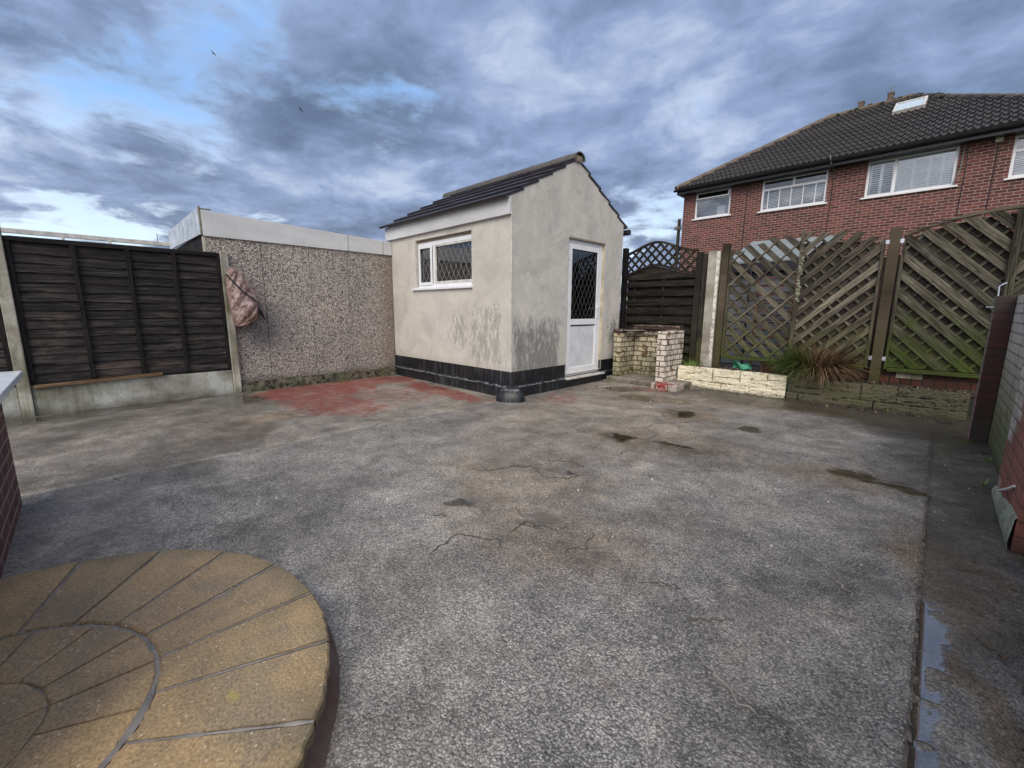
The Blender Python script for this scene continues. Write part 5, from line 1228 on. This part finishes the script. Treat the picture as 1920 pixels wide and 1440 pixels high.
mb = MB(); rows = [[(x, FY-.008, 1.70), (x, FY-.008, lo(x)-.004), (x, FY+.008, lo(x)-.004), (x, FY+.008, 1.70)] for x in np.linspace(xa, xb, 50)]; mb.grid(rows, closeu=True); mb.build('infill_board', MT['dark_panel'], pan)
mb = MB()
for sgn in (1, -1):
    c = -8.0
    while c < 9:
        # line z = sgn*(x - xc_) + c ; sample and keep runs between lo and hi
        run = []
        for x in np.linspace(xa, xb, 240):
            zz_ = sgn*(x-xc_)+c; ok = lo(x)+.02 < zz_ < hi(x)+.01
            if ok: run.append((x, zz_))
            if (not ok or x >= xb-1e-6) and len(run) > 3:
                a, b = run[0], run[-1]; mb.beam((a[0], FY+(.006 if sgn > 0 else -.006), a[1]), (b[0], FY+(.006 if sgn > 0 else -.006), b[1]), .036, .010, (0, 1, 0)); run = []
            elif not ok: run = []
        c += .150
mb.build('lattice', MT['dark_panel'], pan)
mb = MB(); mb.box(xb-.001, xb+.004, FY-.02, FY+.03, .3, 2.1); mb.build('end_rail', MT['dark_panel'], pan)

# ================================================================== RIGHT SIDE WALL
root = thing('side_wall', 'flaking painted brick boundary wall at the right edge, green at its foot', 'wall', (.5, 4.5, 0))
mb = MB(); mb.box(.448, .56, 4.075, 5.785, -.03, 1.315); mb.build('brickwork', MT['sidewall'], root, bevel=.004)
mb = MB(); mb.box(.396, .60, 3.15, 4.072, -.03, 1.32); mb.build('near_pier', MT['sidewall'], root, bevel=.005)
mb = MB(); rows = []
for y in np.linspace(3.16, 4.08, 30):
    hh = .055+.10*sstep(4.1-y, 0, .9)+.004*math.sin(y*30)+.02*float(vnoise(y, 0, 6, 91)); rows.append([(.398, y, hh), (.389, y, hh-.01), (.380, y, .03), (.384, y, -.01)])
mb.grid(rows[::-1]); mb.build('render_skirting', simple('chalky_green_cement', (.30, .33, .25), .85, .35, 14, .6, 50), root, smooth=True)
mb = MB(); mb.tube([(.392, 3.82, .110), (.368, 3.70, .135), (.366, 3.58, .175), (.380, 3.46, .225), (.392, 3.40, .262)], .007, 8); mb.build('cable', simple('white_cable', (.7, .7, .7), .4), root)
mb = MB(); mb.box(.44, .60, -1.0, 3.145, -.03, .85); mb.build('low_wall', brick('shaded_dirty_brick', (.014, .012, .010), (.026, .020, .016), (.012, .01, .009), dirt=.6), root)  # near-black brick colour holds the recess's deep shade as well as dirt
root = thing('brick_pier', 'grimy dark red brick pier standing before the slatted fence', 'pier', (.39, 5.78, 0))
mb = MB(); mb.box(.326, .447, 5.69, 5.90, -.03, 1.315); mb.build('brickwork', MT['pier'], root, bevel=.006)
mb = MB(); mb.tube([(.334, 5.70, 1.31), (.330, 5.70, 1.395), (.345, 5.70, 1.41), (.372, 5.70, 1.428)], .006, 8); mb.build('hook', MT['steel'], root)
mb = MB(); mb.tube([(.328, 5.72, 1.22), (.275, 5.72, 1.218)], .004, 6); mb.build('nail', MT['steel'], root)
mb = MB(); mb.prism([(.545, 6.05, 0), (.64, 6.05, 0), (.64, 6.15, 0), (.545, 6.15, 0)], (0, 0, 2.25), (0, 0, 1)); tag(mb.build('concrete_post', MT['conc_post'], bevel=.006), 'pale concrete post behind the right wall at the picture edge', 'fence post')

# ================================================================== NEIGHBOUR'S SHED BEHIND THE TRELLIS
root = thing('neighbour_shed', 'grey boarded shed with pale felt roof seen through the open trellis', 'shed', (-2.4, 9.8, 0))
mb = MB(); mb.prism([(-3.12, 9.0, 2.07), (-1.62, 9.0, 2.04), (-1.62, 10.6, 2.60), (-3.12, 10.6, 2.64)], (0, 0, .04), (1, 0, 0))
def feltm():
    m, t = newmat('grey_felt_roof'); p = t.pos(); n = t.noise(p, 4, 5, .6); s_ = t.noise(t.vmul(p, (10, 1, 1)), 2, 4, .6)
    finish(t, t.mix(n, (.14, .17, .175), (.26, .29, .29)), .8, t.bump(s_, .4, .02), .3); return m
mb.build('roof', feltm(), root)
mb = MB(); mb.box(-3.14, -1.60, 8.96, 9.03, 1.90, 2.062); mb.build('eave_board', MT['black_plastic'], root)
mb = MB(); z = .0
for i in range(14): mb.obb((-2.36, 9.12, z+.07), (.74, 0, 0), (0, .012, .066), (0, .008, -.002)); z += .138
mb.build('boarded_wall', simple('grey_painted_boards', (.085, .095, .108), .7, .25, 5, .3, 40), root)
mb = MB()
for k in range(9): mb.box(-2.45, -1.25, 8.78, 8.80, .55+k*.15, .58+k*.15)
for k in range(3): mb.box(-2.45+k*.58, -2.41+k*.58, 8.80, 8.83, .1, 1.85)
tag(mb.build('slatted_screen', wood('reddish_slats', (.07, .035, .022), (.19, .10, .07), .3), bevel=.002), 'reddish slatted timber screen standing before the grey neighbouring shed', 'screen')
mb = MB(); mb.tube([(-2.40, 8.2, 0), (-2.40, 8.2, 1.9), (-2.36, 8.2, 2.02), (-2.28, 8.2, 2.04), (-2.22, 8.2, 1.95)], .02, 8); mb.tube([(-2.44, 8.2, 1.95), (-2.30, 8.2, 2.10), (-2.16, 8.2, 1.98)], .03, 8)
tag(mb.build('garden_ornament', MT['black_plastic']), 'dark curved metal ornament behind the trellis top left', 'ornament')

# dark close-boarded fence behind the right hand panels
root = thing('neighbour_fence', 'dark close boarded fence glimpsed through gaps of the diagonal panels', 'fence', (0, 8.0, 0))
mb = MB(); x = -1.58
while x < 1.6: mb.box(x, x+.125, 8.0+.008*(int(x*8) % 2), 8.02+.008*(int(x*8) % 2), .1, 1.93+random.uniform(-.01, .01)); x += .131
mb.build('boards', MT['dark_panel'], root)
mb = MB(); mb.box(-1.6, 1.6, 8.035, 8.08, 1.6, 1.68); mb.build('rail', MT['dark_panel'], root)

# ================================================================== HOUSE
HY = 15.0; HX0, HX1 = -6.70, 1.85
house = thing('brick_house', 'red brick semi detached house with dark tiled hipped roof beyond the fence', 'house', (-2.4, 18.2, 0))
W = [(-6.31, -5.19, 4.21, 5.07), (-4.31, -2.68, 4.16, 5.05), (-1.84, -.17, 4.14, 5.035), (.67, 1.70, 4.13, 5.02)]
mb = MB(); cellwall(mb, [HX0, HX1]+[w_[0] for w_ in W]+[w_[1] for w_ in W], [0, 5.10]+[w_[2] for w_ in W]+[w_[3] for w_ in W], W, lambda u, v, d_: (u, HY+d_, v), .10, 1)
mb.quadface([(HX0, 21.5, 0), (HX0, HY, 0), (HX0, HY, 5.1), (HX0, 21.5, 5.1)]); mb.quadface([(HX1, HY, 0), (HX1, 21.5, 0), (HX1, 21.5, 5.1), (HX1, HY, 5.1)]); mb.quadface([(HX1, 21.5, 0), (HX0, 21.5, 0), (HX0, 21.5, 5.1), (HX1, 21.5, 5.1)])
mb.build('wall', MT['house_brick'], house)
mb = MB(); mb.quadface([(HX0+.2, HY+.9, 3.6), (HX1-.2, HY+.9, 3.6), (HX1-.2, HY+.9, 5.1), (HX0+.2, HY+.9, 5.1)]); mb.build('interior_lining', simple('dim_room', (.10, .11, .12), .9), house)
def hwindow(i, kind):
    x0, x1, z0, z1 = W[i]; y0, y1 = HY+.035, HY+.085
    mb = MB(); frame_rect(mb, x0, x1, z0, z1, .055, y0, y1)
    pane_rects = []
    if kind == 'one':
        mb.box(x0+.055, x1-.055, y0, y1, z1-.30, z1-.255); pane_rects = [(x0+.055, x1-.055, z0+.055, z1-.30)]
    elif kind == 'two':
        zz_ = z1-.285; mb.box(x0+.055, x1-.055, y0, y1, zz_-.03, zz_+.03); xm2 = (x0+x1)/2; mb.box(xm2-.03, xm2+.03, y0, y1, zz_+.03, z1-.055)
        for k in range(1, 6): xx = x0+(x1-x0)*k/5.5-.12; mb.box(xx-.012, xx+.012, y0+.012, y1-.02, z0+.055, zz_-.03)
        pane_rects = [(x0+.055, x1-.055, z0+.055, zz_-.03), (x0+.055, xm2-.03, zz_+.03, z1-.055), (xm2+.03, x1-.055, zz_+.03, z1-.055)]
    elif kind == 'side':
        xx = x0+.56; mb.box(xx-.035, xx+.035, y0, y1, z0+.055, z1-.055); pane_rects = [(x0+.055, xx-.035, z0+.055, z1-.055), (xx+.035, x1-.055, z0+.055, z1-.055)]
    else:
        zz_ = z1-.32; mb.box(x0+.055, x1-.055, y0, y1, zz_-.03, zz_+.03); xx = x0+.45; mb.box(xx-.02, xx+.02, y0, y1, z0+.055, zz_-.03)
        pane_rects = [(x0+.055, x1-.055, z0+.055, zz_-.03), (x0+.055, x1-.055, zz_+.03, z1-.055)]
    win = mb.build('window', MT['upvc'], house, bevel=.006)
    mb = MB(); mb.box(x0-.06, x1+.06, HY-.05, HY+.06, z0-.04, z0-.001); mb.build('sill', MT['upvc'], win, bevel=.004)
    if kind == 'one':
        mb = MB(); rows = []
        c = Vector(((x0+x1)/2, y0-.035, z1-.155)); tl = R(14); u = Vector(((x1-x0)/2-.045, 0, 0)); v_ = Vector((0, -math.sin(tl), -math.cos(tl)))*.115; n_ = u.cross(v_).normalized()*.018
        for s_ in (-1, 1): mb.obb(c+v_*s_*.82, u, v_*.18, n_); mb.obb(c+u*s_*.955, u*.045, v_*.62, n_)
        mb.build('opening_light', MT['upvc'], win, bevel=.003)
        mb = MB(); mb.obb(c, u*.90, v_*.64, n_*.1); mb.build('pane', MT['glass_house'], win)
    for r_ in pane_rects:
        mb = MB(); mb.box(r_[0], r_[1], y0+.022, y0+.028, r_[2], r_[3]); mb.build('pane', MT['glass_house'], win)
    # blinds and shutters inside
    mb = MB()
    if kind in ('two', 'last'):
        z = z0+.05
        while z < z1-.33: mb.obb(((x0+x1)/2, HY+.16, z), ((x1-x0)/2-.04, 0, 0), (0, .016, .013), (0, .001, -.0012)); z += .040
        mb.build('blind', MT['blinds'], win)
    elif kind == 'side':
        xs_ = [x0+.06, x0+.29, x0+.53, x0+.56+.04, x0+.90, x0+1.19, x0+1.42, x1-.05]
        for a, b in zip(xs_[:-1], xs_[1:]):
            mb.box(a, a+.03, HY+.15, HY+.18, z0+.05, z1-.05); mb.box(b-.03, b-.001, HY+.15, HY+.18, z0+.05, z1-.05); mb.box(a+.03, b-.03, HY+.15, HY+.18, z0+.05, z0+.09); mb.box(a+.03, b-.03, HY+.15, HY+.18, z1-.09, z1-.05)
            z = z0+.105; open_ = b < x0+.58
            while z < z1-.1: mb.obb(((a+b)/2, HY+.166, z), ((b-a)/2-.031, 0, 0), (0, .012 if not open_ else .022, .024 if not open_ else .012), (0, .002, -.001)); z += .052
        mb.build('shutters', MT['blinds'], win)
    elif kind == 'one':
        mb.box(x0+.55, x0+.80, HY+.5, HY+.52, z0, z0+.42); mb.build('blind', MT['blinds'], win)
for i, kd in enumerate(('one', 'two', 'side', 'last')): hwindow(i, kd)
# roof
EX0, EX1, EY, EZ = -6.846, 2.10, 14.65, 5.185; SS, HH = 3.505, 2.255
mb = MB(); nc = 13; per = .134; slope_len = math.hypot(SS, HH); sy, sz = SS/slope_len, HH/slope_len; nrm = Vector((0, -sz, sy))
xs = np.arange(EX0-.05, EX1+.05, per/7)
prof = lambda x: .046*max(0, math.cos(2*math.pi*x/per))**.8 + .004
for i in range(nc):
    s0, s1 = i*slope_len/nc-.015, (i+1)*slope_len/nc+.01; off = 0 if i % 2 else 0
    rows = []
    for (s_, lift) in ((s0, -.012), (s0, .046), (s1, .004)):
        k0 = max(s_, 0)*sy; xl, xr = EX0+k0, EX1-k0; row = []
        for x in xs:
            xx = min(max(x, xl), xr); h_ = lift+(prof(x) if lift > 0 else 0); row.append((xx, EY+s_*sy+nrm.y*h_, EZ+s_*sz+nrm.z*h_))
        rows.append(row)
    mb.grid(rows)
mb.build('roof', MT['house_tile'], house, smooth=False); rf_ = house.children[-1] if False else [o for o in COL.objects if o.name.startswith('roof') and o.parent == house][-1]
L0 = (EX0, EY, EZ); L1 = (EX0, EY+2*SS, EZ); R0 = (EX1, EY, EZ); R1 = (EX1, EY+2*SS, EZ); A_ = (EX0+SS, EY+SS, EZ+HH); B_ = (EX1-SS, EY+SS, EZ+HH)
mb = MB(); mb.quadface([L1, L0, A_]); mb.quadface([R0, R1, B_]); mb.quadface([R1, L1, A_, B_]); mb.quadface([tuple(Vector(L0)-Vector((0, 0, .03))), tuple(Vector(L1)-Vector((0, 0, .03))), tuple(Vector(R1)-Vector((0, 0, .03))), tuple(Vector(R0)-Vector((0, 0, .03)))]); mb.build('rear_slopes', MT['house_tile'], rf_)
def hips(mb, P0, P1, r=.085, n=16):
    P0, P1 = Vector(P0), Vector(P1)
    for k in range(n):
        a = P0.lerp(P1, k/n); b = P0.lerp(P1, (k+1)/n+.004); mb.tube([a+Vector((0, 0, .02)), b+Vector((0, 0, .02))], [r*.94, r*1.04], 8)
mb = MB(); hips(mb, L0, A_, .10, 15); hips(mb, A_, B_, .085, 5); mb.build('hip_tiles', MT['hip_tile'], rf_)
mb = MB(); hips(mb, R0, B_, .08, 15); mb.build('far_hip_tiles', MT['ridge_tile'], rf_)
mb = MB()
for k in range(34):
    q = random.random(); p = Vector(B_).lerp(Vector(A_), q) if random.random() < .5 else Vector(B_).lerp(Vector(R0), q*.25); s = random.uniform(.015, .04)
    mb.obb(p+Vector((0, -.07, .05))+Vector((random.gauss(0, .05),)*3)*.5, (s*1.5, 0, 0), (0, s, 0), (0, 0, s*.4))
ms_ = mb.build('moss', simple('roof_moss', (.05, .06, .025), .95, .4, 12, .8, 50), rf_, bevel=.01); ms_['kind'] = 'stuff'
# eaves: fascia, soffit, gutter
mb = MB(); mb.box(EX0+.02, EX1-.02, EY+.045, EY+.07, 5.02, 5.165); mb.build('fascia_board', MT['black_plastic'], house)
mb = MB(); mb.box(EX0+.02, EX1-.02, EY+.071, HY-.002, 5.02, 5.035); mb.box(EX0+.02, HX0-.001, HY-.001, 21, 5.02, 5.035); mb.build('soffit', MT['black_plastic'], house)
mb = MB(); rows = [[(x, EY-.02+math.cos(q)*.058, 5.155+math.sin(q)*.058) for q in np.linspace(R(180), R(360), 9)] for x in (EX0-.05, -2.0, EX1)]; mb.grid(rows); rows = [[(x, EY-.02+math.cos(q)*.053, 5.155+math.sin(q)*.053) for q in np.linspace(R(360), R(180), 9)] for x in (EX0-.05, -2.0, EX1)]; mb.grid(rows); mb.build('gutter', MT['black_plastic'], house, smooth=True)
mb = MB(); mb.box(HX0+.02, HX1, HY-.022, HY-.002, 5.065, 5.10); mb.build('eave_shadow_strip', MT['black_plastic'], house)  # black strip standing in for the shadow on the wall under the eaves
mb = MB(); mb.box(.375, .495, HY-.07, HY-.002, 4.935, 5.045); mb.build('vent_box', simple('cream_plastic', (.6, .56, .42), .5), house, bevel=.01)
for x in (-4.72, -2.56, -.03, .43): 
    mb = MB(); mb.tube([(x, HY-.010, 5.06), (x+.012, HY-.010, 4.3), (x-.01, HY-.010, 3.2), (x, HY-.01, 1.0)], .009, 6); mb.build('cable', MT['black_plastic'], house)
mb = MB(); mb.tube([(-2.62, EY-.05, 5.30), (-2.60, EY-.09, 5.18), (-2.58, EY-.02, 5.06), (-2.55, HY-.02, 4.95)], .010, 6); mb.build('loose_cable', MT['grey_paint'], house); mb = MB(); mb.tube([(-.05, EY-.05, 5.25), (-.09, HY-.03, 5.0), (-.11, HY-.03, 4.5), (-.20, HY-.03, 4.16)], .010, 6); mb.build('loose_cable', MT['grey_paint'], house)
# skylight on the front slope
c = Vector((-1.352, 17.16, 6.785)); n_ = Vector((0, -sz, sy)).normalized(); u = Vector((.335, 0, 0)); v_ = Vector((0, sy, sz)).normalized()*.40
mb = MB(); c2 = c+n_*.11
for s_ in (-1, 1): mb.obb(c2+v_*s_*.93, u, v_*.07, n_*.05); mb.obb(c2+u*s_*.92, u*.08, v_*.859, n_*.05)
sk = mb.build('skylight', MT['upvc_dirty'], rf_, bevel=.006)
def skyglass():
    m, t = newmat('skylight_glass'); finish(t, (.45, .55, .62), .08, None, .9); return m
mb = MB(); mb.obb(c2+n_*.01, u*.84, v_*.86, n_*.012); mb.build('pane', skyglass(), rf_)
# chimneys
for x, zt, ae, y in ((-2.79, 8.13, False, 19.4), (-2.045, 8.17, True, 19.4)):
    mb = MB(); mb.box(x-.075, x+.075, y-.1, y+.1, 6.6, zt-.06); ch = mb.build('chimney', MT['chim_brick'], rf_); mb = MB(); mb.box(x-.088, x+.088, y-.11, y+.11, zt-.058, zt); mb.build('chimney_cap', MT['chim_brick'], rf_, bevel=.01)
    if ae:
        mb = MB(); mb.tube([(x, y, zt), (x, y, zt+.18)], .012, 6); mb.tube([(x-.06, y, zt+.15), (x+.13, y, zt+.17)], .009, 6); mb.build('aerial', MT['grey_paint'], rf_)
# telegraph pole by the house corner
root = thing('telegraph_pole', 'slim grey wooden telegraph pole at the left corner of the brick house', 'pole', (-7.30, 16, 0))
mb = MB(); mb.tube([(-7.30, 16, 0), (-7.27, 16, 4.49)], [.075, .055], 10); mb.build('pole', MT['post_wood'], root)
mb = MB(); mb.obb((-7.275, 15.93, 4.17), (.12, 0, 0), (0, .03, 0), (0, 0, .05)); mb.build('bracket', MT['lichen'], root, bevel=.01)

# ================================================================== BIRDS
def bird(px, py, D, span, ang, lab):
    dd = Rw.T@np.array([(px-960)/f_px, (py-720)/f_px, 1.]); p = Vector((0, 0, CAMH))+Vector(dd).normalized()*D
    mb = MB(); L = span*.42; ux = Vector(list(CX)); uz = -Vector(list(CY)); uy = Vector(list(Fw)); rot = Matrix.Rotation(ang, 3, uy); ux = rot@ux; uz = rot@uz
    mb.tube([p-ux*L*.5, p-ux*L*.25, p, p+ux*L*.3, p+ux*L*.5], [L*.02, L*.07, L*.10, L*.07, L*.02], 8)
    body = mb
    for s_ in (-1, 1):
        a = p+uy*s_*L*.05; b = a+uy*s_*span*.25+uz*span*.12-ux*span*.05; c = b+uy*s_*span*.22-uz*span*.03-ux*span*.12
        rows = [[a-ux*L*.15, a+ux*L*.15, a+ux*L*.14+uz*.01], [b-ux*L*.12, b+ux*L*.12, b+ux*L*.11+uz*.01], [c-ux*L*.02, c+ux*L*.02, c+ux*L*.02+uz*.005]]
        mb.grid(rows)
    tag(mb.build('bird', MT['bird']), lab, 'bird', 'gulls high in the clouds')
bird(401, 101, 70, 1.0, R(8), 'small dark gull high in the blue gap, the more distant of the two')
bird(565, 207, 60, 1.15, R(22), 'dark gull gliding in front of grey cloud, the lower of the two')

for o in bpy.data.objects:
    if '_w' in o: del o['_w']
